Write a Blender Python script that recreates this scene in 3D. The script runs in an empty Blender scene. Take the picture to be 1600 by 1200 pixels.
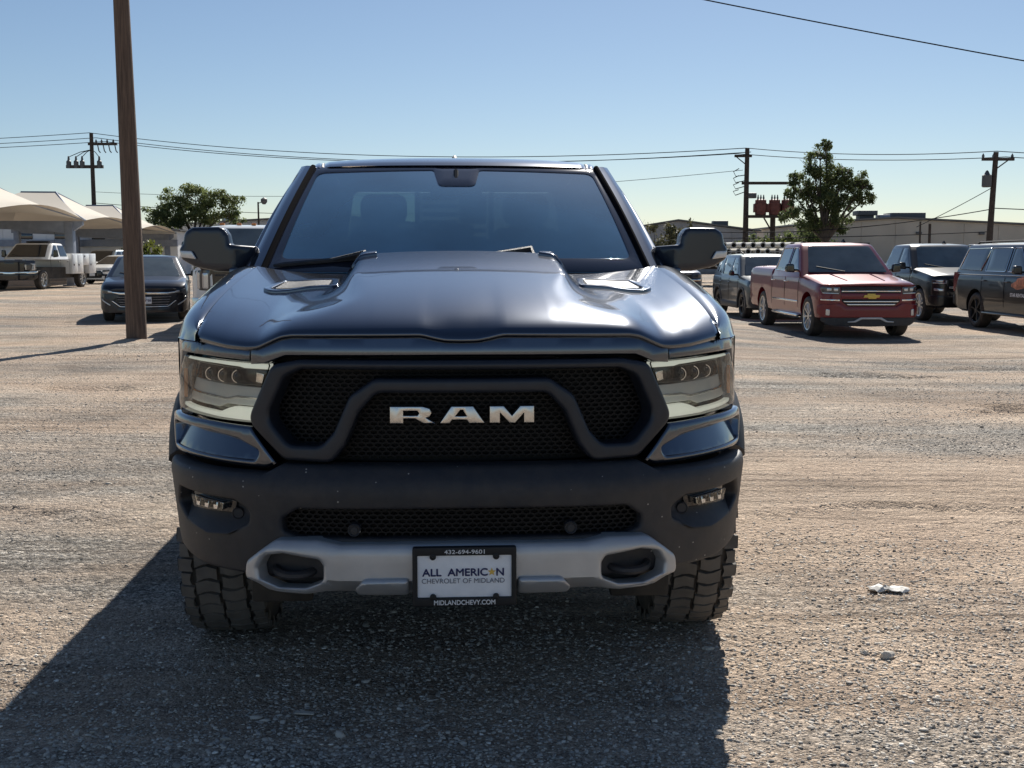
import bpy, bmesh, math, random
import numpy as np
from mathutils import Vector, Matrix
from mathutils.geometry import delaunay_2d_cdt

scene = bpy.context.scene
col = scene.collection
R = math.radians
random.seed(7)
rng = np.random.default_rng(7)

# ------------------------------------------------------------------ camera, sky, sun, exposure
cam_d = bpy.data.cameras.new('camera')
cam = bpy.data.objects.new('camera', cam_d)
col.objects.link(cam)
cam_d.sensor_width = 36.0
cam_d.lens = 36.0 * 1790 / 1600
cam_d.clip_end = 3000
cam.location = (0, 0, 1.45)
cam.rotation_euler = (R(90 - 6.42), 0, 0)
scene.camera = cam

SUN_EL, SUN_AZ = R(39), R(13)          # azimuth measured from +Y towards +X
world = bpy.data.worlds.new('World')
scene.world = world
world.use_nodes = True
wn = world.node_tree.nodes
bg = wn['Background']
sky = wn.new('ShaderNodeTexSky')
sky.sky_type = 'NISHITA'
sky.sun_disc = False
sky.sun_elevation = SUN_EL
sky.sun_rotation = SUN_AZ
sky.altitude = 850
sky.air_density = 1.0
sky.dust_density = 0.4
sky.ozone_density = 2.7
world.node_tree.links.new(sky.outputs[0], bg.inputs[0])
bg.inputs[1].default_value = 0.056

sun_d = bpy.data.lights.new('sun', 'SUN')
sun_d.energy = 4.6
sun_d.angle = R(0.5)
sun_d.color = (1.0, 0.95, 0.87)
sun = bpy.data.objects.new('sun', sun_d)
col.objects.link(sun)
sd = Vector((math.sin(SUN_AZ) * math.cos(SUN_EL), math.cos(SUN_AZ) * math.cos(SUN_EL), math.sin(SUN_EL)))
sun.rotation_euler = sd.to_track_quat('Z', 'Y').to_euler()

scene.view_settings.view_transform = 'Standard'
scene.view_settings.look = 'None'
scene.view_settings.exposure = 0.54
scene.view_settings.gamma = 1.0
scene.view_settings.use_curve_mapping = False
scene.render.engine = 'CYCLES'
scene.cycles.use_denoising = True
scene.cycles.max_bounces = 8
scene.cycles.transparent_max_bounces = 12

# ------------------------------------------------------------------ materials
def srgb(r, g, b):
    return tuple(((c / 255) / 12.92 if c / 255 <= .04045 else ((c / 255 + .055) / 1.055) ** 2.4) for c in (r, g, b))

def principled(name, color, rough=.5, metal=0.0, coat=0.0, spec=.5, coat_rough=.03):
    m = bpy.data.materials.new(name)
    m.use_nodes = True
    b = m.node_tree.nodes['Principled BSDF']
    b.inputs['Base Color'].default_value = (*color, 1)
    b.inputs['Roughness'].default_value = rough
    b.inputs['Metallic'].default_value = metal
    b.inputs['Coat Weight'].default_value = coat
    b.inputs['Coat Roughness'].default_value = coat_rough
    b.inputs['Specular IOR Level'].default_value = spec
    return m

def nodes_of(m):
    return m.node_tree.nodes, m.node_tree.links, m.node_tree.nodes['Principled BSDF']

def add_noise(m, scale=20.0, amount=.25, bump=0.0, bump_scale=200.0, rough_var=0.0, dust=None, dust_amount=0.0):
    """colour variation, fine relief, and settled dust on the material's base colour"""
    n, l, b = nodes_of(m)
    tc = n.new('ShaderNodeTexCoord')
    tx = n.new('ShaderNodeTexNoise')
    tx.inputs['Scale'].default_value = scale
    tx.inputs['Detail'].default_value = 6
    l.new(tc.outputs['Object'], tx.inputs['Vector'])
    base = tuple(b.inputs['Base Color'].default_value)[:3]
    rp = n.new('ShaderNodeValToRGB')
    rp.color_ramp.elements[0].position = .3
    rp.color_ramp.elements[1].position = .7
    rp.color_ramp.elements[0].color = (*[c * (1 - amount) for c in base], 1)
    rp.color_ramp.elements[1].color = (*[min(1, c * (1 + amount)) for c in base], 1)
    l.new(tx.outputs['Fac'], rp.inputs['Fac'])
    out = rp.outputs['Color']
    if dust:
        t2 = n.new('ShaderNodeTexNoise')
        t2.inputs['Scale'].default_value = scale * .35
        t2.inputs['Detail'].default_value = 8
        t2.inputs['Roughness'].default_value = .7
        l.new(tc.outputs['Object'], t2.inputs['Vector'])
        mr = n.new('ShaderNodeMapRange')
        mr.inputs['From Min'].default_value = .35
        mr.inputs['From Max'].default_value = .75
        mr.inputs['To Max'].default_value = dust_amount
        l.new(t2.outputs['Fac'], mr.inputs['Value'])
        mx = n.new('ShaderNodeMix')
        mx.data_type = 'RGBA'
        l.new(mr.outputs[0], mx.inputs['Factor'])
        l.new(out, mx.inputs['A'])
        mx.inputs['B'].default_value = (*dust, 1)
        out = mx.outputs['Result']
    l.new(out, b.inputs['Base Color'])
    if rough_var:
        mr2 = n.new('ShaderNodeMapRange')
        r0 = b.inputs['Roughness'].default_value
        mr2.inputs['To Min'].default_value = max(0.02, r0 - rough_var)
        mr2.inputs['To Max'].default_value = min(1, r0 + rough_var)
        l.new(tx.outputs['Fac'], mr2.inputs['Value'])
        l.new(mr2.outputs[0], b.inputs['Roughness'])
    if bump:
        t3 = n.new('ShaderNodeTexNoise')
        t3.inputs['Scale'].default_value = bump_scale
        t3.inputs['Detail'].default_value = 4
        l.new(tc.outputs['Object'], t3.inputs['Vector'])
        bp = n.new('ShaderNodeBump')
        bp.inputs['Strength'].default_value = bump
        bp.inputs['Distance'].default_value = .004
        l.new(t3.outputs['Fac'], bp.inputs['Height'])
        l.new(bp.outputs[0], b.inputs['Normal'])
    return m

def specks(m, scale=90, color=(.5, .48, .44), amount=.7, cut=.06):
    """small splashes and chips scattered over a surface"""
    n, l, b = nodes_of(m)
    tc = n.new('ShaderNodeTexCoord'); v = n.new('ShaderNodeTexVoronoi'); v.inputs['Scale'].default_value = scale
    l.new(tc.outputs['Object'], v.inputs['Vector'])
    sp = n.new('ShaderNodeSeparateColor'); l.new(v.outputs['Color'], sp.inputs[0])
    a = n.new('ShaderNodeMath'); a.operation = 'LESS_THAN'; l.new(sp.outputs[0], a.inputs[0]); a.inputs[1].default_value = cut
    d = n.new('ShaderNodeMath'); d.operation = 'LESS_THAN'; l.new(v.outputs['Distance'], d.inputs[0]); d.inputs[1].default_value = .16
    k = n.new('ShaderNodeMath'); k.operation = 'MULTIPLY'; l.new(a.outputs[0], k.inputs[0]); l.new(d.outputs[0], k.inputs[1])
    k2 = n.new('ShaderNodeMath'); k2.operation = 'MULTIPLY'; l.new(k.outputs[0], k2.inputs[0]); k2.inputs[1].default_value = amount
    mx = n.new('ShaderNodeMix'); mx.data_type = 'RGBA'; l.new(k2.outputs[0], mx.inputs['Factor'])
    src = b.inputs['Base Color'].links[0].from_socket
    l.new(src, mx.inputs['A']); mx.inputs['B'].default_value = (*color, 1); l.new(mx.outputs['Result'], b.inputs['Base Color'])
    return m

def glass(name, tint, rough=.01, gloss=1.0, sky_haze=None, haze_amount=0.0):
    """thin automotive glazing: Fresnel mirror over tinted see-through"""
    m = bpy.data.materials.new(name)
    m.use_nodes = True
    n, l = m.node_tree.nodes, m.node_tree.links
    n.remove(n['Principled BSDF'])
    out = n['Material Output']
    fr = n.new('ShaderNodeFresnel')
    fr.inputs['IOR'].default_value = 1.52
    mu = n.new('ShaderNodeMath')
    mu.operation = 'MULTIPLY_ADD'
    mu.inputs[1].default_value = 1.5 * gloss
    mu.inputs[2].default_value = 0.0
    mu.use_clamp = True
    l.new(fr.outputs[0], mu.inputs[0])
    g = n.new('ShaderNodeBsdfGlossy')
    g.inputs['Roughness'].default_value = rough
    t = n.new('ShaderNodeBsdfTransparent')
    t.inputs['Color'].default_value = (*tint, 1)
    mx = n.new('ShaderNodeMixShader')
    l.new(mu.outputs[0], mx.inputs[0])
    under = t.outputs[0]
    if sky_haze:      # dust haze, with the blue sky reflection painted in as diffuse colour
        df = n.new('ShaderNodeBsdfDiffuse'); df.inputs['Color'].default_value = (*sky_haze, 1)
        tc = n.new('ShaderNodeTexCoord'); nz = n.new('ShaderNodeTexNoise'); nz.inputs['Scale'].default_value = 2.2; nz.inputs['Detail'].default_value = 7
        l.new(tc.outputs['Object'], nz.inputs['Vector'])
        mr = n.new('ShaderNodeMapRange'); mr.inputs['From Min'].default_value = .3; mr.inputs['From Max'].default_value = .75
        mr.inputs['To Min'].default_value = haze_amount * .8; mr.inputs['To Max'].default_value = haze_amount * 1.25
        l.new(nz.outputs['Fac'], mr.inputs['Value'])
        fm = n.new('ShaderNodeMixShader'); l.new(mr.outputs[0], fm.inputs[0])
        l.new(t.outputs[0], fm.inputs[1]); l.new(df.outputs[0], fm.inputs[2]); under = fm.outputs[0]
    l.new(under, mx.inputs[1])
    l.new(g.outputs[0], mx.inputs[2])
    l.new(mx.outputs[0], out.inputs[0])
    return m

DUST = (.30, .23, .165)
M = {}
M['paint'] = add_noise(principled('truck_paint', (.094, .108, .136), .20, 1.0, 1.0, .5, .03), 3.0, .05, dust=DUST, dust_amount=.04)
M['plastic'] = add_noise(principled('textured_black_plastic', (.019, .021, .027), .5, 0, 0, .5), 30, .15, .35, 900, .05, dust=DUST, dust_amount=.10)
specks(M['plastic'], 60, cut=.05)
M['satin'] = add_noise(principled('satin_charcoal', (.020, .024, .034), .36, .2, 0, .5), 30, .1, .1, 700)
M['black'] = principled('deep_black', (.008, .008, .009), .6)
M['liner'] = add_noise(principled('underbody_black', (.016, .015, .014), .8), 8, .4, dust=DUST, dust_amount=.25)
M['gloss_black'] = principled('gloss_black', (.010, .011, .014), .08, 0, .5)
M['silver'] = add_noise(principled('silver_skid_paint', (.50, .505, .515), .40, .5), 12, .06, .12, 500, dust=DUST, dust_amount=.15)
M['pillar'] = principled('pillar_dark', (.012, .016, .028), .32, .1, .2)
M['lamp_silver'] = principled('lamp_silver', (.80, .79, .74), .25, .0, .5)
M['seal'] = principled('rubber_seal', (.008, .008, .010), 1.0, 0, 0, .02)
M['chrome'] = principled('chrome', (.78, .78, .78), .08, 1.0)
M['brushed'] = principled('brushed_chrome', (.66, .64, .61), .28, 1.0)
M['reflector'] = principled('lamp_reflector', (.60, .58, .54), .16, 1.0)
M['drl'] = principled('light_guide', (.78, .79, .70), .25, 0, .6)
M['drl'].node_tree.nodes['Principled BSDF'].inputs['Emission Color'].default_value = (.94, .96, .82, 1)
M['drl'].node_tree.nodes['Principled BSDF'].inputs['Emission Strength'].default_value = .26
M['lens'] = glass('headlamp_lens', (.93, .94, .92), .01, .8)
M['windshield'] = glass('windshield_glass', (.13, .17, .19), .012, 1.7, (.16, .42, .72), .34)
M['glass_dark'] = glass('privacy_glass', (.10, .12, .13), .012, 1.3)
M['glass_back_lit'] = glass('cab_back_glass_lit', (.42, .60, .50), .01, .6)
M['mirror_shell'] = principled('mirror_shell', (.016, .020, .032), .28, .1, .35)
M['mesh_black'] = principled('grille_mesh_black', (.007, .007, .008), .5, 0, 0, .2)
M['glass_car'] = glass('car_glass', (.22, .26, .27), .012, 1.6)
M['cloth'] = add_noise(principled('seat_cloth', (.02, .02, .022), .85), 60, .2)
M['rubber'] = add_noise(principled('tyre_rubber', (.115, .108, .100), .78, 0, 0, .4), 14, .25, .3, 300, dust=(.22, .185, .15), dust_amount=.5)
M['rubber_side'] = add_noise(principled('tyre_side_rubber', (.022, .022, .023), .7), 14, .25, dust=DUST, dust_amount=.3)
M['alloy'] = principled('alloy_wheel', (.50, .50, .50), .28, 1.0)
M['alloy_dark'] = principled('dark_alloy_wheel', (.03, .03, .032), .35, .6)
M['white_plate'] = add_noise(principled('plate_white', (.86, .87, .90), .4), 30, .04)
M['navy_ink'] = principled('navy_ink', (.012, .018, .10), .5)
M['grey_ink'] = principled('grey_ink', (.17, .18, .22), .5)
M['white_ink'] = principled('white_ink', (.75, .75, .75), .5)
M['gold'] = principled('gold_star', (.70, .48, .10), .35, .3)
M['amber'] = principled('amber_lens', (.55, .18, .02), .15, 0, .5)
M['red_lens'] = principled('red_lens', (.22, .012, .012), .12, 0, .6)

# ------------------------------------------------------------------ mesh helpers
def empty(name, loc=(0, 0, 0), rz=0.0):
    o = bpy.data.objects.new(name, None)
    o.empty_display_size = .2
    col.objects.link(o)
    o.location = loc
    o.rotation_euler = (0, 0, rz)
    return o

def tag(o, label=None, cat=None, group=None, kind=None):
    if label: o['label'] = label
    if cat: o['category'] = cat
    if group: o['group'] = group
    if kind: o['kind'] = kind
    return o

def link_mesh(name, me, mat, parent=None):
    o = bpy.data.objects.new(name, me)
    col.objects.link(o)
    if mat is not None:
        me.materials.append(mat if not isinstance(mat, str) else M[mat])
    if parent is not None:
        o.parent = parent
    return o

def cat_rom(pts, n=8):
    P = [np.array(p, float) for p in pts]
    out = []
    for i in range(len(P) - 1):
        p0 = P[i - 1] if i > 0 else 2 * P[0] - P[1]
        p3 = P[i + 2] if i + 2 < len(P) else 2 * P[-1] - P[-2]
        p1, p2 = P[i], P[i + 1]
        for k in range(n):
            t = k / n
            out.append(.5 * ((2 * p1) + (-p0 + p2) * t + (2 * p0 - 5 * p1 + 4 * p2 - p3) * t * t + (-p0 + 3 * p1 - 3 * p2 + p3) * t ** 3))
    out.append(P[-1])
    return np.array(out)

def rpoly(pts, n=5):
    """polygon with rounded corners: points are (a, b) or (a, b, radius)"""
    out = []
    N = len(pts)
    for i in range(N):
        p = np.array(pts[i][:2], float)
        r = pts[i][2] if len(pts[i]) > 2 else 0
        if r <= 0:
            out.append(tuple(p))
            continue
        a = np.array(pts[i - 1][:2], float) - p
        b = np.array(pts[(i + 1) % N][:2], float) - p
        la, lb = np.linalg.norm(a), np.linalg.norm(b)
        if la < 1e-9 or lb < 1e-9:
            out.append(tuple(p)); continue
        a, b = a / la, b / lb
        cosang = max(-.9999, min(.9999, float(a @ b)))
        d = min(r / math.tan(math.acos(cosang) / 2), la * .48, lb * .48)
        s, e = p + a * d, p + b * d
        for k in range(n + 1):
            t = k / n
            q = (1 - t) ** 2 * s + 2 * t * (1 - t) * p + t * t * e
            out.append(tuple(q))
    return out

def mirror_poly(half):
    """half outline from the top (or bottom) centre to the other centre; returns the closed symmetric outline"""
    h = [tuple(p) for p in half]
    back = [(-p[0], *p[1:]) for p in reversed(h) if abs(p[0]) > 1e-6]
    return h + back

def area2(poly):
    P = np.array([p[:2] for p in poly]); Q = np.roll(P, -1, 0)
    return float((P[:, 0] * Q[:, 1] - Q[:, 0] * P[:, 1]).sum() / 2)

def resample(poly, step):
    out = []
    N = len(poly)
    for i in range(N):
        a, b = np.array(poly[i]), np.array(poly[(i + 1) % N])
        d = np.linalg.norm(b - a)
        if d < 1e-7: continue
        k = max(1, int(math.ceil(d / step)))
        for j in range(k):
            out.append(tuple(a + (b - a) * j / k))
    return out

def offset_poly(poly, d):
    """positive d moves a counter-clockwise outline inwards"""
    P = np.array(poly); N = len(P)
    e = np.roll(P, -1, 0) - P
    e /= np.maximum(np.linalg.norm(e, axis=1, keepdims=True), 1e-9)
    nrm = np.stack([-e[:, 1], e[:, 0]], 1)
    n0 = np.roll(nrm, 1, 0)
    m = nrm + n0
    ln = np.linalg.norm(m, axis=1, keepdims=True)
    m = m / np.maximum(ln, 1e-6)
    c = np.maximum((m * nrm).sum(1, keepdims=True), .5)
    return [tuple(p) for p in P + m * d / c]

def inside(poly, pts):
    P = np.array(poly); x, y = pts[:, 0], pts[:, 1]
    r = np.zeros(len(pts), bool)
    Q = np.roll(P, -1, 0)
    for (x1, y1), (x2, y2) in zip(P, Q):
        c = (y1 > y) != (y2 > y)
        with np.errstate(divide='ignore', invalid='ignore'):
            xi = (x2 - x1) * (y - y1) / (y2 - y1) + x1
        r ^= c & (x < xi)
    return r

class MB:
    """collects shapes into one mesh"""
    def __init__(self):
        self.v, self.f = [], []

    def add(self, v, f):
        o = len(self.v)
        self.v += [tuple(map(float, p)) for p in v]
        self.f += [tuple(i + o for i in q) for q in f]
        return self

    def box(self, x0, x1, y0, y1, z0, z1, b=0.0):
        if b <= 0:
            v = [(x, y, z) for z in (z0, z1) for y in (y0, y1) for x in (x0, x1)]
            return self.add(v, [(0, 2, 3, 1), (4, 5, 7, 6), (0, 1, 5, 4), (2, 6, 7, 3), (0, 4, 6, 2), (1, 3, 7, 5)])
        b = min(b, (x1 - x0) / 2.01, (y1 - y0) / 2.01, (z1 - z0) / 2.01)
        rings = []
        for z, i in ((z0, b), (z0 + b * .3, b * .3), (z0 + b, 0), (z1 - b, 0), (z1 - b * .3, b * .3), (z1, b)):
            rings.append([(p[0], p[1], z) for p in rpoly([(x0 + i, y0 + i, b), (x1 - i, y0 + i, b), (x1 - i, y1 - i, b), (x0 + i, y1 - i, b)], 2)])
        return self.loft(rings, True, True)

    def loft(self, rings, closed=True, caps=False):
        n = len(rings[0]); v = [p for r in rings for p in r]; f = []
        for i in range(len(rings) - 1):
            for j in range(n if closed else n - 1):
                k = (j + 1) % n
                f.append((i * n + j, i * n + k, (i + 1) * n + k, (i + 1) * n + j))
        if caps:
            f.append(tuple(range(n - 1, -1, -1)))
            f.append(tuple((len(rings) - 1) * n + j for j in range(n)))
        return self.add(v, f)

    def tube(self, pts, r, n=8, caps=True):
        P = [Vector(p) for p in pts]
        rad = r if isinstance(r, (list, tuple)) else [r] * len(P)
        rings = []
        up = None
        for i, p in enumerate(P):
            t = (P[min(i + 1, len(P) - 1)] - P[max(i - 1, 0)]).normalized()
            if up is None:
                up = t.orthogonal().normalized()
            up = (up - t * up.dot(t))
            up = up.normalized() if up.length > 1e-6 else t.orthogonal().normalized()
            s = t.cross(up)
            rings.append([tuple(p + (up * math.cos(a) + s * math.sin(a)) * rad[i]) for a in [2 * math.pi * k / n for k in range(n)]])
        return self.loft(rings, True, caps)

    def lathe(self, prof, center, axis='x', n=32, caps=False):
        """profile of (along, radius) turned about an axis"""
        rings = []
        for a, r in prof:
            ring = []
            for k in range(n):
                t = 2 * math.pi * k / n
                c, s = math.cos(t) * r, math.sin(t) * r
                p = {'x': (a, c, s), 'y': (c, a, s), 'z': (c, s, a)}[axis]
                ring.append((p[0] + center[0], p[1] + center[1], p[2] + center[2]))
            rings.append(ring)
        return self.loft(rings, True, caps)

    def panel(self, outline, F, holes=(), bevel=.006, depth=.03, step=.05, seg=3):
        """a sheet with rounded edges: outline in (u, v), F(u, v, d) gives the 3D point at depth d behind the face"""
        O = resample([p[:2] for p in outline], step)
        if area2(O) < 0: O.reverse()
        H = []
        for h in holes:
            q = resample([p[:2] for p in h], step)
            if area2(q) < 0: q.reverse()
            H.append(q)
        inner = offset_poly(O, bevel)
        hin = [offset_poly(q, -bevel) for q in H]
        pts, edges = [], []
        for loop in [inner] + hin:
            o = len(pts)
            pts += loop
            edges += [(o + i, o + (i + 1) % len(loop)) for i in range(len(loop))]
        A = np.array(inner)
        gx = np.arange(A[:, 0].min(), A[:, 0].max(), step); gy = np.arange(A[:, 1].min(), A[:, 1].max(), step)
        if len(gx) and len(gy):
            g = np.stack(np.meshgrid(gx + step * .5, gy + step * .5), -1).reshape(-1, 2)
            ok = inside(inner, g)
            for q in hin: ok &= ~inside(q, g)
            g = g[ok]
            B = np.array(pts)
            if len(g):
                dmin = np.min(np.linalg.norm(g[:, None, :] - B[None, :, :], axis=2), axis=1)
                pts += [tuple(p) for p in g[dmin > step * .45]]
        r = delaunay_2d_cdt([Vector(p) for p in pts], edges, [], 0, 1e-6)
        vv = np.array([tuple(p) for p in r[0]])
        tri = [t for t in r[2]]
        cen = np.array([vv[list(t)].mean(0) for t in tri])
        ok = inside(inner, cen)
        for q in hin: ok &= ~inside(q, cen)
        self.add([F(p[0], p[1], 0.0) for p in vv], [tuple(t) for t, k in zip(tri, ok) if k])
        for sgn, loop in [(1, O)] + [(-1, q) for q in H]:
            rings = []
            for k in range(seg + 1):
                a = math.pi / 2 * k / seg
                off = bevel * (1 - math.sin(a)); dp = bevel * (1 - math.cos(a))
                q = offset_poly(loop, sgn * off)
                rings.append([F(p[0], p[1], dp) for p in q])
            rings.append([F(p[0], p[1], max(depth, bevel * 1.01)) for p in loop])
            if sgn < 0: rings = [list(reversed(x)) for x in rings]
            self.loft(rings, True)
        return self

    def build(self, name, mat, parent=None, smooth=38, recalc=True, merge=1e-5):
        me = bpy.data.meshes.new(name)
        me.from_pydata(self.v, [], self.f)
        if recalc or merge:
            bm = bmesh.new(); bm.from_mesh(me)
            if merge: bmesh.ops.remove_doubles(bm, verts=bm.verts, dist=merge)
            if recalc: bmesh.ops.recalc_face_normals(bm, faces=bm.faces)
            bm.to_mesh(me); bm.free()
        if smooth:
            me.polygons.foreach_set('use_smooth', [True] * len(me.polygons))
            me.set_sharp_from_angle(angle=R(smooth))
        me.update()
        return link_mesh(name, me, mat, parent)

def text_mesh(name, body, size, mat, parent, loc, rot=(R(90), 0, 0), extrude=.0006, bold=0.0, xscale=1.0, space=1.0, fit=None, fat=0.0):
    cu = bpy.data.curves.new(name, 'FONT')
    cu.body = body; cu.size = size; cu.extrude = extrude; cu.offset = bold
    cu.align_x = 'CENTER'; cu.align_y = 'CENTER'; cu.space_character = space
    tmp = bpy.data.objects.new(name, cu)
    col.objects.link(tmp)
    dg = bpy.context.evaluated_depsgraph_get()
    me = bpy.data.meshes.new_from_object(tmp.evaluated_get(dg))
    bpy.data.objects.remove(tmp)
    bpy.data.curves.remove(cu)
    me.materials.clear()
    if fit:     # scale to a given width and cap height, centred on the origin
        c = np.array([v.co[:] for v in me.vertices]); lo, hi = c.min(0), c.max(0)
        for v in me.vertices:
            v.co.x = (v.co.x - (lo[0] + hi[0]) / 2) * fit[0] / (hi[0] - lo[0]); v.co.y = (v.co.y - (lo[1] + hi[1]) / 2) * fit[1] / (hi[1] - lo[1])
    if fat:     # heavier strokes: the letters repeated with a hair's offset
        bm = bmesh.new()
        for k, (dx, dy) in enumerate(((-fat, 0), (fat, 0), (0, fat), (0, -fat))):
            me2 = me.copy()
            me2.transform(Matrix.Translation((dx, dy, k * .00008)))
            bm.from_mesh(me2); bpy.data.meshes.remove(me2)
        bm.to_mesh(me); bm.free()
    o = link_mesh(name, me, mat, parent)
    o.location = loc; o.rotation_euler = rot; o.scale = (xscale, 1, 1)
    return o

def smoothstep(a, b, x):
    t = np.clip((x - a) / (b - a), 0, 1)
    return t * t * (3 - 2 * t)

def value_noise(x, y, seed=0):
    xi, yi = np.floor(x).astype(np.int64), np.floor(y).astype(np.int64)
    fx, fy = x - xi, y - yi
    fx, fy = fx * fx * (3 - 2 * fx), fy * fy * (3 - 2 * fy)
    def hsh(a, b):
        h = (a * 374761393 + b * 668265263 + seed * 982451653) & 0xffffffff
        h = ((h ^ (h >> 13)) * 1274126177) & 0xffffffff
        return ((h ^ (h >> 16)) & 0xffff) / 65535.0
    a, b = hsh(xi, yi), hsh(xi + 1, yi)
    c, d = hsh(xi, yi + 1), hsh(xi + 1, yi + 1)
    return (a * (1 - fx) + b * fx) * (1 - fy) + (c * (1 - fx) + d * fx) * fy - .5

def fbm(x, y, octaves=4, seed=0):
    s, amp = 0, 1.0
    for o in range(octaves):
        s = s + amp * value_noise(x * 2 ** o, y * 2 ** o, seed + o * 17)
        amp *= .5
    return s

def copy_tree(o, parent=None):
    c = o.copy()
    col.objects.link(c)
    c.parent = parent
    for ch in list(o.children):
        copy_tree(ch, c)
    return c
# ------------------------------------------------------------------ ground
def lot_drop(x, y):
    """the lot falls away gently towards the row of vehicles on the right"""
    return .20 * smoothstep(1.5, 6.5, x) * smoothstep(10, 21, y) * (1 - smoothstep(60, 90, y))

def ground_height(x, y):
    near = 1 - smoothstep(14, 40, np.abs(y))
    mid = 1 - smoothstep(9, 16, np.abs(y))
    h = .030 * fbm(x * .42, y * .55, 3, 3) * near
    rut = np.sin(y * 5.2 + 1.6 * fbm(x * .22, y * .3, 3, 9) * 4 + x * .25)
    h = h + .004 * rut * near * (fbm(x * .3, y * .3, 2, 21) + .45)
    h = h + .011 * fbm(x * 2.6, y * 3.4, 4, 5) * near
    h = h + .006 * fbm(x * 13, y * 13, 3, 8) * mid
    for px, py, ax, ay, d in ((4.55, 14.2, 1.0, .42, .10), (5.25, 10.9, .95, .36, .085), (6.6, 15.9, .8, .3, .08), (-3.9, 12.4, 1.5, .3, .04), (2.2, 6.3, .9, .3, .03), (-3.2, 6.2, 1.2, .4, .03)):
        rr = ((x - px) / ax) ** 2 + ((y - py) / ay) ** 2 + .9 * fbm(x * 2.2, y * 4.2, 3, 30)
        h = h - d * (1 - smoothstep(.45, .95, rr))
    h = h - lot_drop(x, y)
    # packed flat where the pickup stands
    pad = np.exp(-((x + .3) / 1.7) ** 4 - ((y - 6.6) / 3.6) ** 4)
    h = h * (1 - .75 * pad)
    # dirt heaped at the foot of the timber pole
    h = h + .07 * np.exp(-((x + 6.33) ** 2 + (y - 19.2) ** 2) / .22) * (1 + 1.2 * fbm(x * 5, y * 5, 3, 44))
    h = h + .05 * np.exp(-((x + 5.6) / .9) ** 2 - ((y - 18.2) / .28) ** 2) * (1 + 1.5 * fbm(x * 3, y * 5, 3, 48))
    return h

def spaced(dense0, dense1, step, lo, hi, growth=1.09):
    c = list(np.arange(dense0, dense1 + 1e-6, step))
    s, p = step, dense1
    while p < hi:
        s *= growth; p += s; c.append(min(p, hi))
    s, p = step, dense0
    left = []
    while p > lo:
        s *= growth; p -= s; left.append(max(p, lo))
    return np.array(left[::-1] + c)

gx = spaced(-3.6, 4.2, .03, -900, 900, 1.045)
gy = spaced(2.6, 8.0, .028, -60, 1500, 1.013)
GX, GY = np.meshgrid(gx, gy)
GZ = ground_height(GX, GY)
nv = GX.size
ny, nx = GX.shape
me = bpy.data.meshes.new('ground')
co = np.stack([GX, GY, GZ], -1).reshape(-1, 3).astype(np.float32)
ii = np.arange(nv).reshape(ny, nx)
quads = np.stack([ii[:-1, :-1], ii[:-1, 1:], ii[1:, 1:], ii[1:, :-1]], -1).reshape(-1, 4)

def fast_mesh(me, co, faces, k):
    me.vertices.add(len(co)); me.vertices.foreach_set('co', co.reshape(-1))
    nf = len(faces)
    me.loops.add(nf * k); me.loops.foreach_set('vertex_index', faces.reshape(-1).astype(np.int32))
    me.polygons.add(nf)
    me.polygons.foreach_set('loop_start', np.arange(nf, dtype=np.int32) * k)
    me.update(calc_edges=True)

fast_mesh(me, co, quads, 4)
me.polygons.foreach_set('use_smooth', [True] * len(me.polygons))

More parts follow.
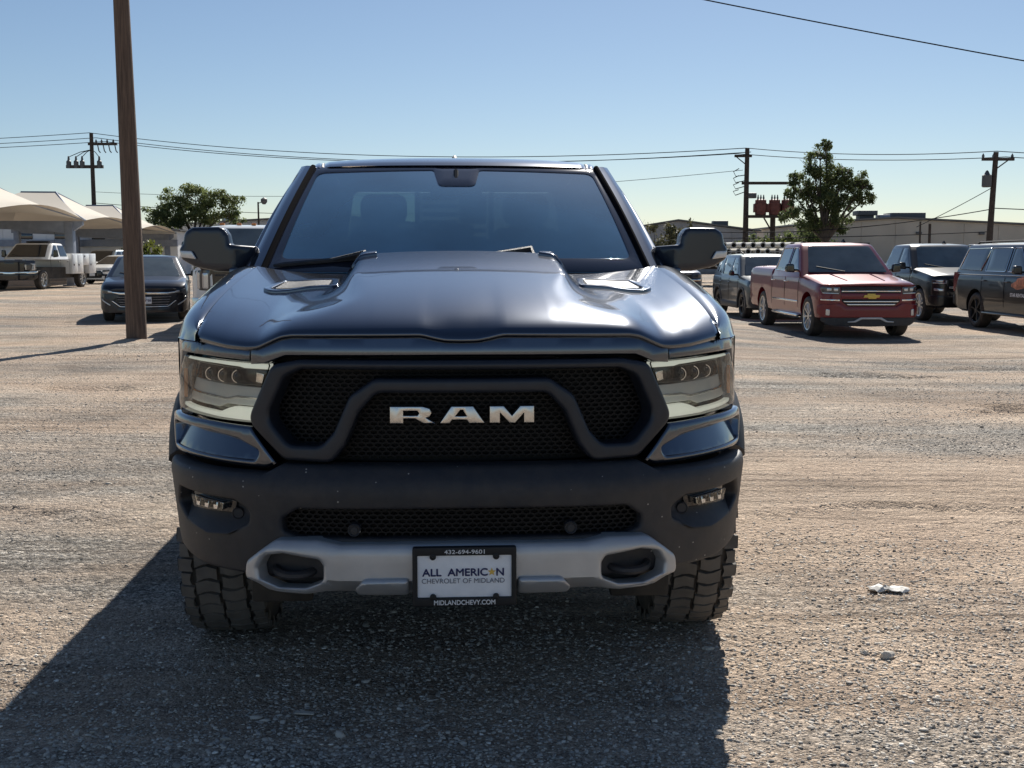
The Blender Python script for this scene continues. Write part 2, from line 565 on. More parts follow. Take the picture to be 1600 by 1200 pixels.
def ground_material():
    m = bpy.data.materials.new('dirt_and_gravel'); m.use_nodes = True
    n, l, b = nodes_of(m)
    tc = n.new('ShaderNodeTexCoord')
    def noise(scale, detail=6, rough=.6, stretch=None, offset=(0, 0, 0)):
        t = n.new('ShaderNodeTexNoise')
        t.inputs['Scale'].default_value = scale; t.inputs['Detail'].default_value = detail; t.inputs['Roughness'].default_value = rough
        mp = n.new('ShaderNodeMapping'); mp.inputs['Location'].default_value = offset
        if stretch: mp.inputs['Scale'].default_value = stretch
        l.new(tc.outputs['Object'], mp.inputs['Vector']); l.new(mp.outputs[0], t.inputs['Vector'])
        return t.outputs['Fac']
    def ramp(fac, stops):
        r = n.new('ShaderNodeValToRGB'); e = r.color_ramp.elements
        while len(e) < len(stops): e.new(.5)
        for q, (p, c) in zip(e, stops): q.position = p; q.color = (*c, 1) if len(c) == 3 else c
        l.new(fac, r.inputs['Fac']); return r.outputs['Color']
    def mix(fac, a, b_, mode='MIX'):
        x = n.new('ShaderNodeMix'); x.data_type = 'RGBA'; x.blend_type = mode
        if isinstance(fac, float): x.inputs['Factor'].default_value = fac
        else: l.new(fac, x.inputs['Factor'])
        l.new(a, x.inputs['A']); l.new(b_, x.inputs['B']); return x.outputs['Result']
    dirt = ramp(noise(1.3, 8, .65, (.6, 1, 1)), [(.25, (.46, .35, .265)), (.5, (.62, .488, .372)), (.75, (.75, .615, .48))])
    grav = ramp(noise(2.1, 8, .7, (.6, 1, 1), (5, 3, 0)), [(.25, (.30, .28, .25)), (.55, (.44, .41, .365)), (.8, (.58, .54, .48))])
    patch = ramp(noise(.33, 9, .62, (.55, 1.3, 1), (6.4, 2.2, 0)), [(.44, (0, 0, 0)), (.60, (1, 1, 1))])
    c = mix(patch, dirt, grav)
    # tyre-track streaks running across the lot
    streak = ramp(noise(1.0, 8, .7, (.16, 2.6, 1), (9, 1, 0)), [(.36, (.66, .64, .62)), (.54, (1, 1, 1)), (.72, (1.16, 1.14, 1.1))])
    c = mix(.9, c, streak, 'MULTIPLY')
    wv = n.new('ShaderNodeTexWave'); wv.wave_type = 'BANDS'; wv.bands_direction = 'Y'
    wv.inputs['Scale'].default_value = 1.9; wv.inputs['Distortion'].default_value = 5.5; wv.inputs['Detail'].default_value = 4; wv.inputs['Detail Scale'].default_value = .5; wv.inputs['Detail Roughness'].default_value = .7
    mpw = n.new('ShaderNodeMapping'); mpw.inputs['Scale'].default_value = (.22, 1, 1); mpw.inputs['Rotation'].default_value = (0, 0, .12)
    l.new(tc.outputs['Object'], mpw.inputs['Vector']); l.new(mpw.outputs[0], wv.inputs['Vector'])
    tracks = ramp(wv.outputs['Fac'], [(.0, (.62, .60, .585)), (.22, (.97, .97, .97)), (.85, (1, 1, 1)), (1, (1.1, 1.09, 1.07))])
    tmask = ramp(noise(.5, 5, .6, (.4, 1, 1), (1, 4, 0)), [(.42, (0, 0, 0)), (.62, (1, 1, 1))])
    c = mix(tmask, c, mix(1.0, c, tracks, 'MULTIPLY'))
    blot = ramp(noise(.9, 10, .75, (.7, 1.4, 1), (2, 12, 0)), [(.34, (.56, .55, .54)), (.48, (1, 1, 1))])
    c = mix(.8, c, blot, 'MULTIPLY')
    wide = ramp(noise(.21, 6, .6, (.6, 1.2, 1), (4, 9, 0)), [(.36, (.74, .74, .75)), (.5, (.97, .96, .95)), (.64, (1.12, 1.09, 1.05))])
    c = mix(1.0, c, wide, 'MULTIPLY')
    def vor(scale):
        v = n.new('ShaderNodeTexVoronoi'); v.inputs['Scale'].default_value = scale; v.inputs['Randomness'].default_value = 1
        l.new(tc.outputs['Object'], v.inputs['Vector']); return v
    v1, v2, v3 = vor(70), vor(26), vor(150)
    def sep(v):
        s = n.new('ShaderNodeSeparateColor'); l.new(v.outputs['Color'], s.inputs[0]); return s.outputs[0]
    sp1 = ramp(sep(v1), [(.0, (.30, .29, .28)), (.35, (.80, .79, .78)), (.7, (1.08, 1.07, 1.05)), (1, (1.7, 1.7, 1.7))])
    sp2 = ramp(sep(v2), [(.0, (.50, .5, .5)), (.15, (.9, .9, .9)), (.8, (1.03, 1.03, 1.03)), (1, (1.45, 1.45, 1.44))])
    sp3 = ramp(sep(v3), [(.0, (.55, .55, .55)), (.5, (1, 1, 1)), (1, (1.35, 1.35, 1.35))])
    grit = ramp(patch, [(0, (.22, .22, .22)), (1, (1, 1, 1))])
    c = mix(grit, c, mix(1.0, c, sp1, 'MULTIPLY')); c = mix(grit, c, mix(.7, c, sp2, 'MULTIPLY')); c = mix(.85, c, sp3, 'MULTIPLY')
    l.new(c, b.inputs['Base Color'])
    b.inputs['Roughness'].default_value = .92
    b.inputs['Specular IOR Level'].default_value = .25
    # relief: stones and grit
    def math_(op, a, b2):
        x = n.new('ShaderNodeMath'); x.operation = op
        for i, q in enumerate((a, b2)):
            if isinstance(q, float): x.inputs[i].default_value = q
            else: l.new(q, x.inputs[i])
        return x.outputs[0]
    h = math_('MULTIPLY', v1.outputs['Distance'], -1.0)
    h = math_('ADD', h, math_('MULTIPLY', v2.outputs['Distance'], -1.6))
    h = math_('ADD', h, math_('MULTIPLY', v3.outputs['Distance'], -.5))
    h = math_('ADD', h, math_('MULTIPLY', noise(9, 8, .75), 3.0))
    bp = n.new('ShaderNodeBump'); bp.inputs['Strength'].default_value = .85; bp.inputs['Distance'].default_value = .018
    l.new(h, bp.inputs['Height']); l.new(bp.outputs[0], b.inputs['Normal'])
    return m

ground = link_mesh('ground', me, ground_material())
tag(ground, 'tan dirt and grey gravel ground of the vehicle lot', kind='structure')

# ------------------------------------------------------------------ loose gravel
def ico():
    t = (1 + 5 ** .5) / 2
    v = np.array([(-1, t, 0), (1, t, 0), (-1, -t, 0), (1, -t, 0), (0, -1, t), (0, 1, t), (0, -1, -t), (0, 1, -t), (t, 0, -1), (t, 0, 1), (-t, 0, -1), (-t, 0, 1)], float)
    v /= np.linalg.norm(v[0])
    f = np.array([(0, 11, 5), (0, 5, 1), (0, 1, 7), (0, 7, 10), (0, 10, 11), (1, 5, 9), (5, 11, 4), (11, 10, 2), (10, 7, 6), (7, 1, 8), (3, 9, 4), (3, 4, 2), (3, 2, 6), (3, 6, 8), (3, 8, 9), (4, 9, 5), (2, 4, 11), (6, 2, 10), (8, 6, 7), (9, 8, 1)])
    return v, f

def scatter_stones(N):
    v0, f0 = ico()
    d = 2.35 + (rng.random(N) ** 2.3) * 15.0
    x = (rng.random(N) - .5) * 2 * (d * .50 + .5) - .0
    y = d
    clump = fbm(x * .55, y * .8, 4, 77)
    keep = rng.random(N) < np.clip(.55 + 1.5 * clump, .04, 1)
    x, y = x[keep], y[keep]; n = len(x)
    size = np.exp(rng.normal(math.log(.0034), .46, n)) * (1 + .035 * y)
    size = np.clip(size, .0022, .0085)
    big = rng.random(n) < .004
    size[big] *= 2.2
    jit = rng.uniform(.5, 1.4, (n, 12, 1))
    sc = np.stack([size * rng.uniform(.8, 1.5, n), size * rng.uniform(.8, 1.3, n), size * rng.uniform(.28, .60, n)], 1)
    V = v0[None] * jit * sc[:, None, :]
    a = rng.uniform(0, 6.283, n); ca, sa = np.cos(a), np.sin(a)
    X = V[..., 0] * ca[:, None] - V[..., 1] * sa[:, None]; Y = V[..., 0] * sa[:, None] + V[..., 1] * ca[:, None]
    b_ = rng.normal(0, .35, n); cb, sb = np.cos(b_), np.sin(b_)
    Z = V[..., 2]
    Y, Z = Y * cb[:, None] - Z * sb[:, None], Y * sb[:, None] + Z * cb[:, None]
    z0 = ground_height(x, y) + sc[:, 2] * rng.uniform(-.1, .55, n)
    P = np.stack([X + x[:, None], Y + y[:, None], Z + z0[:, None]], -1).reshape(-1, 3).astype(np.float32)
    Fc = (f0[None] + (np.arange(n) * 12)[:, None, None]).reshape(-1, 3)
    me = bpy.data.meshes.new('gravel')
    fast_mesh(me, P, Fc, 3)
    tone = np.clip(rng.normal(.5, .2, n), 0, 1)
    at = me.attributes.new('tone', 'FLOAT', 'POINT')
    at.data.foreach_set('value', np.repeat(tone, 12).astype(np.float32))
    m = bpy.data.materials.new('gravel_stone'); m.use_nodes = True
    nn, l, b = nodes_of(m)
    an = nn.new('ShaderNodeAttribute'); an.attribute_name = 'tone'
    rp = nn.new('ShaderNodeValToRGB'); e = rp.color_ramp.elements
    e[0].position, e[0].color = 0, (.19, .175, .155, 1)
    e[1].position, e[1].color = 1, (.88, .83, .75, 1)
    for p, c in ((.35, (.38, .35, .31, 1)), (.6, (.52, .475, .415, 1)), (.8, (.58, .52, .44, 1))):
        q = e.new(p); q.color = c
    l.new(an.outputs['Fac'], rp.inputs['Fac']); l.new(rp.outputs[0], b.inputs['Base Color'])
    b.inputs['Roughness'].default_value = .85
    b.inputs['Specular IOR Level'].default_value = .3
    o = link_mesh('gravel', me, m)
    return tag(o, 'loose grey and tan gravel scattered over the dirt lot', 'gravel', kind='stuff')

scatter_stones(190000)

# single stones and litter that can be picked out
M['pale_rock'] = add_noise(principled('pale_rock', (.55, .50, .43), .85), 25, .2, .5, 90)
M['paper'] = add_noise(principled('dirty_paper', (.62, .60, .56), .8), 18, .15, .3, 60)
def rock(name, loc, s, seed, mat, label, cat, group=None):
    bm = bmesh.new()
    bmesh.ops.create_icosphere(bm, subdivisions=2, radius=1)
    r_ = random.Random(seed)
    ph = [r_.uniform(0, 6) for _ in range(6)]
    for v in bm.verts:
        c = v.co.copy()
        k = 1 + .22 * math.sin(3.1 * c.x + ph[0]) * math.cos(2.7 * c.y + ph[1]) + .16 * math.sin(5.3 * c.z + ph[2] + 2 * c.x) + r_.uniform(-.06, .06)
        v.co = Vector((c.x * s[0], c.y * s[1], c.z * s[2])) * k
    me = bpy.data.meshes.new(name); bm.to_mesh(me); bm.free()
    o = link_mesh(name, me, mat)
    o.location = (loc[0], loc[1], float(ground_height(np.array(loc[0]), np.array(loc[1]))) + s[2] * .45)
    o.rotation_euler = (0, 0, r_.uniform(0, 6))
    return tag(o, label, cat, group)

rock('stone', (1.365, 4.03, 0), (.026, .020, .017), 3, M['pale_rock'], 'largest pale stone on the gravel, below the crumpled paper scrap', 'stone')
rock('stone', (1.29, 4.06, 0), (.014, .012, .008), 4, M['pale_rock'], 'small pale stone just beside the largest pale stone', 'stone')
rock('stone', (.73, 4.12, 0), (.024, .012, .008), 5, M['pale_rock'], 'flat pale chip of stone right by the edge of the big pickup shadow', 'stone')
rock('stone', (-4.3, 8.1, 0), (.035, .03, .02), 8, M['pale_rock'], 'brown clod lying on open dirt well to the side of the big pickup', 'stone')

def paper_scrap():
    mb = MB()
    n = 12; v = []
    for j in range(5):
        for i in range(n):
            u, w = i / (n - 1) - .5, j / 4 - .5
            z = .007 + .008 * math.sin(i * 1.7 + j * 2.1) * (1 - abs(u)) + .007 * math.cos(j * 2.4 + i)
            v.append((u * (.165 + .02 * math.sin(j * 3)), w * (.07 + .02 * math.sin(i)), max(.003, z)))
    f = [(j * n + i, j * n + i + 1, (j + 1) * n + i + 1, (j + 1) * n + i) for j in range(4) for i in range(n - 1)]
    mb.add(v, f)
    o = mb.build('paper_scrap', 'paper', smooth=25, recalc=False)
    sm = o.modifiers.new('thick', 'SOLIDIFY'); sm.thickness = .0025
    o.location = (1.62, 4.80, float(ground_height(np.array(1.62), np.array(4.80))) + .006)
    o.rotation_euler = (0, 0, -.1)
    tag(o, 'crumpled dirty white paper scrap lying on the gravel', 'paper')
paper_scrap()
sm_ = MB().box(-.03, .03, -.009, .009, 0, .004).build('wood_chip', 'pale_rock', smooth=0)
sm_.location = (-.66, 3.50, float(ground_height(np.array(-.66), np.array(3.5))) + .008); sm_.rotation_euler = (.05, .1, .1)
tag(sm_, 'flat pale splinter lying in the shaded gravel before the bumper', 'wood chip')
# ------------------------------------------------------------------ the grey pickup in front
class Plan:
    """a symmetric curve in plan view; u is the signed length along it from the centre"""
    def __init__(self, half):
        d = cat_rom(half, 12)
        s = np.concatenate([[0], np.cumsum(np.linalg.norm(np.diff(d, axis=0), axis=1))])
        self.d, self.s = d, s
    def U(self, x):
        return math.copysign(float(np.interp(abs(x), self.d[:, 0], self.s)), x)
    def at(self, u):
        a = abs(u); s, d = self.s, self.d
        i = min(max(int(np.searchsorted(s, a)) - 1, 0), len(s) - 2)
        t = (a - s[i]) / (s[i + 1] - s[i])
        p = d[i] + (d[i + 1] - d[i]) * t
        i2 = min(max(i, 1), len(s) - 3)
        tg = d[i2 + 2] - d[i2 - 1]
        if a < 1e-4: tg = np.array([1.0, 0.0])
        tg = tg / np.linalg.norm(tg)
        nx_, ny_ = -tg[1], tg[0]
        sg = 1 if u >= 0 else -1
        return p[0] * sg, p[1], nx_ * sg, ny_
    def y_of_x(self, x):
        return np.interp(np.abs(x), self.d[:, 0], self.d[:, 1])
    def F(self, off=0.0, g=None):
        def f(u, z, d):
            x, y, nx_, ny_ = self.at(u)
            k = off + d + (g(u, z) if g else 0)
            return (x + nx_ * k, y + ny_ * k, z)
        return f
    def poly(self, pts, n=5, sign=1):
        """(x, z[, r]) points to a rounded outline in (u, z)"""
        return rpoly([(self.U(p[0]) * sign, *p[1:]) for p in pts], n)

PG = Plan([(0, .095), (.2, .10), (.4, .118), (.56, .15), (.66, .19), (.76, .26), (.86, .36), (.92, .44), (.965, .53), (.99, .64), (1.0, .80)])
PB = Plan([(0, .0), (.2, .004), (.4, .02), (.55, .05), (.66, .09), (.76, .145), (.85, .215), (.92, .30), (.97, .40), (.992, .48), (1.0, .60)])

truck = empty('pickup_truck', (-.15, 3.447, 0), R(3.18))
tag(truck, 'big dark grey pickup truck seen head-on, filling the middle of the lot', 'pickup truck')
T = truck
def part(name, mb, mat, parent=None, **k):
    return mb.build(name, mat, parent or T, **k)

# ---- hood
HX = .862
def hood_z(x, t):
    ax = np.abs(x)
    zf = np.interp(ax, [0, .05, .085, .125, .53, .565, .64, .68, .75, .862], [1.193, 1.194, 1.201, 1.211, 1.208, 1.202, 1.168, 1.165, 1.168, 1.184])
    high = 1.468 - .014 * (ax / .40) ** 2
    low = 1.370 + .035 * np.clip((ax - .5) / .36, 0, 1) ** 2
    k = smoothstep(.30, .62, t)
    k2 = smoothstep(.02, .26, t)
    w = .55 * (1 - k2) + .428 * k2
    tw = .24 * (1 - k) + .080 * k
    zr = high + (low - high) * smoothstep(w - tw / 2, w + tw / 2, ax)
    zfl = np.where(ax < .3, np.maximum(zf, 1.2105), zf)
    tt = np.clip(t, 0, 1)
    zz = zfl + (zr - zfl) * tt ** .6 + (zf - zfl) * np.exp(-tt / .035)
    # crease just inside the bulge shoulder and the rounded brow over the lamps
    zz = zz + .004 * np.exp(-((ax - .77) / .07) ** 2 - ((t - .26) / .2) ** 2)
    zz = zz + .0008 * np.exp(-((ax - .10) / .04) ** 2) * (1 - smoothstep(.1, .5, t)) * smoothstep(0, .05, t) * -1
    return zz
def hood_yf(x): return PG.y_of_x(x) - .012
def hood_yr(x): return np.interp(np.abs(x), [0, .38, .5, .862], [1.37, 1.36, 1.42, 1.50])
def hood_pt(u, t, lift=0.0):
    x = u * (HX - .012 * t)
    yf, yr = hood_yf(x), hood_yr(x)
    return (float(x), float(yf + (yr - yf) * t), float(hood_z(np.array(x), np.array(t))) + lift)
def hood_at(x, y):
    yf, yr = hood_yf(x), hood_yr(x)
    t = (y - yf) / (yr - yf)
    return float(hood_z(np.array(x), np.array(t)))
us = sorted(set(list(np.linspace(-1, 1, 121))))
ts = [0, .004, .012, .025, .045, .07, .1, .14, .18, .22, .26, .3, .34, .38, .42, .46, .5, .54, .58, .62, .66, .7, .75, .8, .85, .9, .95, 1.0]
rows = []
for dy, dz in ((.06, -.030), (.012, -.016), (.001, -.010), (-.001, -.004)):
    rows.append([(lambda p: (p[0], p[1] + dy, p[2] + dz))(hood_pt(u, 0)) for u in us])
for t in ts: rows.append([hood_pt(u, t) for u in us])
rows.append([(lambda p: (p[0], p[1] + .004, p[2] - .02))(hood_pt(u, 1)) for u in us])
hb = MB().loft(rows, closed=False)
for sg in (-1, 1):   # folded side edges
    e = [hood_pt(sg, t) for t in ts]
    hb.loft([e, [(p[0] + sg * .002, p[1], p[2] - .004) for p in e], [(p[0] - sg * .004, p[1], p[2] - .03) for p in e]], closed=False)
hood = part('hood', hb, 'paint', smooth=50)

# hood vents, each a frame with slats over a dark pan
for sg in (-1, 1):
    def FV(u, v, d, sg=sg):
        return (sg * u, v, hood_at(sg * u, v) + .010 - d)
    ol = rpoly([(.455, .90, .03), (.70, .845, .05), (.735, .90, .04), (.70, 1.13, .03), (.47, 1.15, .03)])
    il = rpoly([(.482, .925, .015), (.685, .88, .03), (.703, .915, .02), (.675, 1.105, .015), (.495, 1.12, .015)])
    vent = part('hood_vent', MB().panel(ol, FV, [il], .004, .012, .04), 'paint', hood)
    part('vent_pan', MB().panel(il, lambda u, v, d, sg=sg: (sg * u, v, hood_at(sg * u, v) + .003 - d), (), .001, .002, .05), 'gloss_black', hood)
    for k in range(6):
        y0 = .925 + k * .031
        a, b = .492 + .001 * k, .690 - .003 * k
        s = MB()
        rr = []
        for x in np.linspace(a, b, 6):
            z = hood_at(sg * x, y0) + .004
            rr.append([(sg * x, y0, z), (sg * x, y0 + .019, z + .004), (sg * x, y0 + .019, z + .006), (sg * x, y0 - .001, z + .002)])
        s.loft(rr, True, True)
        part('vent_slat', s, 'plastic', vent)
    # raised end of the bulge beside the cowl
    sc = MB()
    def FS(u, v, d, sg=sg):
        return (sg * u, v, hood_at(sg * u, v) + .014 - d)
    sc.panel(rpoly([(.33, 1.285, .008), (.425, 1.22, .01), (.455, 1.30, .01), (.40, 1.35, .01), (.335, 1.335, .008)]), FS, (), .008, .02, .03)
    scp = part('hood_scoop', sc, 'paint', hood)
    part('scoop_opening', MB().panel(rpoly([(.40, 1.255, .004), (.425, 1.245, .004), (.438, 1.29, .004), (.41, 1.305, .004)]), lambda u, v, d, sg=sg: (sg * u, v, hood_at(sg * u, v) + .0165 - d), (), .001, .004, .02), 'black', scp)

# ---- grille header and the painted nose strips beside it
hd = [(0, 1.183), (.05, 1.184), (.085, 1.191, .01), (.125, 1.201, .01), (.53, 1.197, .02), (.563, 1.192, .02), (.636, 1.158, .02), (.662, 1.155), (.662, 1.108), (.612, 1.112, .02), (.548, 1.137, .02), (0, 1.139)]
def g_header(u, z): return -.004 + .25 * max(0, z - 1.15)
header = part('grille_header', MB().panel(mirror_poly(PG.poly(hd)), PG.F(-.004, g_header), (), .007, .05, .035), 'paint')
UE = PG.s[-1]
for sg in (-1, 1):
    ns = PG.poly([(.667, 1.120), (.667, 1.156), (.80, 1.162), (.862, 1.170), (.945, 1.168, .012), (.955, 1.128, .012)], sign=sg)
    part('nose_strip', MB().panel(ns, PG.F(-.004, lambda u, z: .2 * max(0, z - 1.135)), (), .008, .05, .03), 'paint')

# ---- grille: frame, backing, honeycomb, letters
fr_out = [(0, 1.128), (.50, 1.128, .04), (.585, 1.112, .05), (.666, .933, .05), (.552, .812, .05), (.402, .806, .05), (.362, .86, .05), (.318, .965, .06), (.262, 1.027, .05), (0, 1.027)]
fr_in = [(0, 1.099), (.49, 1.099, .06), (.545, 1.075, .05), (.605, .945, .06), (.535, .860, .05), (.435, .860, .05), (.395, .905, .05), (.345, 1.02, .06), (.268, 1.073, .05), (0, 1.073)]
def g_frame(u, z): return -.012 - .02 * math.exp(-(u / .5) ** 2)
FO, FI = mirror_poly(PG.poly(fr_out, 7)), mirror_poly(PG.poly(fr_in, 7))
grille = part('grille', MB().panel(FO, PG.F(-.014, g_frame), [FI], .014, .075, .03, 4), 'satin')
back_ol = PG.poly([(0, 1.12), (.57, 1.11), (.645, .935), (.55, .81), (.36, .795), (0, .79)])
part('grille_backing', MB().panel(mirror_poly(back_ol), PG.F(.085), (), .002, .004, .06), 'black', grille)

def honeycomb(plan, region, z0, z1, x1, cw, ch, off, bar=.0028, dp=.014):
    mb = MB(); F = plan.F(off)
    reg = np.array(region)
    cells = []
    r = 0; z = z0
    while z <= z1:
        x = -x1 + (cw / 2 if r % 2 else 0)
        while x <= x1:
            cells.append((x, z)); x += cw
        z += ch; r += 1
    C = np.array(cells)
    C = C[inside(offset_poly([tuple(p) for p in reg] if area2(reg) > 0 else [tuple(p) for p in reg[::-1]], .012), C)]
    for cx, cz in C:
        hx, hz = cw * .5, ch * .66
        P = [(cx - hx, cz - hz * .42), (cx - hx, cz + hz * .42), (cx, cz + hz * .92), (cx + hx, cz + hz * .42)]
        for a, b in ((P[0], P[1]), (P[1], P[2]), (P[2], P[3])):
            dx, dz = b[0] - a[0], b[1] - a[1]; L_ = math.hypot(dx, dz); ox, oz = -dz / L_ * bar, dx / L_ * bar
            q = [(a[0] + ox, a[1] + oz), (b[0] + ox, b[1] + oz), (b[0] - ox, b[1] - oz), (a[0] - ox, a[1] - oz)]
            front = [F(u, v, 0) for u, v in q]; rear = [F(u, v, dp) for u, v in q]
            mb.add(front + rear, [(3, 2, 1, 0), (0, 1, 5, 4), (2, 3, 7, 6)])
    return mb
part('honeycomb', honeycomb(PG, mirror_poly(PG.poly([(0, 1.11), (.55, 1.10), (.63, .94), (.55, .83), (.36, .80), (0, .797)])), .80, 1.1, .64, .0265, .0135, .042), M['mesh_black'], grille, smooth=0, recalc=False, merge=0)

Rl = [[(609, 635), (660, 635), (671, 638), (674, 644), (671, 649), (665, 651), (680, 659), (662, 659), (648, 652), (630, 652), (630, 659), (609, 659)], [(630, 641), (652, 641), (655, 644.5), (652, 648), (630, 648)]]
Al = [[(687, 659), (705, 635), (739, 635), (757, 659), (733, 659), (729, 654), (706, 654), (702, 659)], [(711, 649), (719, 640), (723, 640), (729, 649)]]
Ml = [[(765, 635), (787, 635), (800, 649), (813, 635), (835, 635), (835, 659), (819, 659), (819, 644), (805, 659), (796, 659), (781, 644), (781, 659), (765, 659)]]
for nm, shp in (('letter_r', Rl), ('letter_a', Al), ('letter_m', Ml)):
    def cv(p): return ((p[0] - 722) / 226 * .45, .9815 - (p[1] - 635) / 24 * .0525)
    o = part('badge_letter', MB().panel([cv(p) for p in shp[0]], PG.F(-.006), [[cv(p) for p in h] for h in shp[1:]], .0022, .03, .03, 2), 'brushed', grille, smooth=30)

part('header_light_block', MB().box(-.62, .62, .27, .36, 1.0, 1.17, .01).box(-.30, .30, .20, .30, 1.05, 1.17, .01), 'black')  # black boxes added behind the header seam to stop a light leak
# ---- headlights
for sg in (-1, 1):
    hl_o = [(.606, 1.110, .006), (.80, 1.114), (.93, 1.117, .02), (.972, 1.02, .05), (.974, .932, .03), (.80, .921), (.664, .921, .006)]
    ol = PG.poly(hl_o, sign=sg)
    hl = part('headlight', MB().panel(ol, PG.F(.085), (), .002, .01, .05), 'gloss_black')
    walls = []
    q = resample(ol, .03)
    part('lamp_bowl', MB().loft([[PG.F(.006)(u, z, 0) for u, z in q], [PG.F(.086)(u, z, 0) for u, z in offset_poly(q if area2(q) > 0 else q[::-1], .004)][::(1 if area2(q) > 0 else -1)]], True), 'gloss_black', hl)
    part('reflector', MB().panel(PG.poly([(.632, 1.028), (.80, 1.030), (.955, 1.035), (.965, .96), (.82, .955), (.79, .968), (.655, .968)], sign=sg), PG.F(.05, lambda u, z: -.22 * (1.03 - z)), (), .003, .02, .03), 'lamp_silver', hl)
    part('reflector_lip', MB().panel(PG.poly([(.648, .998, .004), (.75, .998, .01), (.79, .988, .01), (.955, .998), (.957, .991), (.79, .980, .01), (.752, .990, .01), (.65, .990)], sign=sg), PG.F(.035), (), .002, .01, .03), 'chrome', hl)
    bez = part('lamp_module', MB().panel(PG.poly([(.618, 1.088, .004), (.78, 1.092), (.92, 1.098, .01), (.935, 1.040, .01), (.79, 1.034), (.634, 1.036, .004)], sign=sg), PG.F(.035), (), .004, .04, .03), 'gloss_black', hl)
    for x, r_ in ((.745, .020), (.80, .021), (.855, .020)):
        x3, y3, a_, b_ = PG.at(PG.U(x) * sg)
        part('projector', MB().lathe([(0.03, r_), (.0, r_ * .95), (-.012, r_ * .6), (-.016, .0005)], (x3 + a_ * .04, y3 + b_ * .04, 1.060), 'y', 20), 'lens', hl)
        part('projector_ring', MB().lathe([(0.03, r_ * 1.12), (-.002, r_ * 1.12), (-.002, r_ * .98), (.02, r_ * .95)], (x3 + a_ * .04, y3 + b_ * .04, 1.060), 'y', 20), 'chrome', hl)
    part('marker_reflector', MB().panel(PG.poly([(.640, 1.074), (.668, 1.078), (.672, 1.048), (.648, 1.044)], sign=sg), PG.F(.030), (), .002, .01, .02), 'chrome', hl)
    part('light_guide', MB().panel(PG.poly([(.607, 1.109, .003), (.80, 1.113), (.925, 1.115, .01), (.935, 1.104), (.80, 1.100), (.72, 1.096, .01), (.70, 1.092, .01), (.612, 1.091)], sign=sg), PG.F(.014), (), .003, .02, .03), 'drl', hl)
    part('light_guide', MB().panel(PG.poly([(.667, .924, .003), (.80, .925), (.965, .937, .01), (.965, .948), (.80, .942, .01), (.765, .958, .015), (.74, .966, .01), (.655, .966)], sign=sg), PG.F(.014), (), .003, .02, .03), 'drl', hl)
    part('lens', MB().panel(ol, PG.F(-.002), (), .004, .006, .03), 'lens', hl)
    sm = part('side_marker', MB().panel(PG.poly([(.955, 1.09, .004), (.966, 1.05), (.97, .97), (.962, .965), (.955, 1.05)], sign=sg), PG.F(.012), (), .002, .01, .02), 'amber', hl)

# ---- bumper: painted caps, black fascia, silver skid plate
def g_bump(u, z):
    a = 1 - min(1, abs(u) / .95) ** 4
    return (max(0, z - .742) ** 1.15 * 1.25 * a) + .10 * max(0, .742 - z) + .018 * math.exp(-((z - .742) / .012) ** 2) * 0 + max(0, z - .74) * .25 * (1 - a)
FB = PB.F(0, g_bump)
ue = PB.s[-1] - .085
bo = [(0, .44), (PB.U(.68), .445, .02), (PB.U(.86), .450, .05), (PB.U(.975), .478, .06), (ue, .60, .08), (ue, .770, .03), (PB.U(.93), .768), (PB.U(.63), .772, .01), (PB.U(.578), .802, .02), (0, .802)]
low_hole = [(0, .582), (PB.U(.52), .582, .01), (PB.U(.566), .60, .02), (PB.U(.566), .637, .02), (PB.U(.515), .671, .03), (0, .674)]
fog_pts = [(.935, .693, .02), (.72, .684, .02), (.672, .655, .02), (.678, .615, .02), (.745, .578, .02), (.81, .572, .02), (.915, .592, .02), (.957, .635, .02)]
fogs = {sg: PB.poly(fog_pts, sign=sg) for sg in (-1, 1)}
bumper = part('bumper', MB().panel(mirror_poly(rpoly(bo)), FB, [mirror_poly(rpoly(low_hole)), fogs[-1], fogs[1]], .012, .07, .03, 4), 'plastic', smooth=45)
part('lower_backing', MB().panel(mirror_poly(PB.poly([(0, .56), (.58, .56), (.58, .69), (0, .69)])), PB.F(.085), (), .002, .004, .06), 'black', bumper)
part('lower_honeycomb', honeycomb(PB, mirror_poly(PB.poly([(0, .565), (.585, .565), (.585, .69), (0, .69)])), .575, .68, .58, .026, .0135, .045), M['mesh_black'], bumper, smooth=0, recalc=False, merge=0)
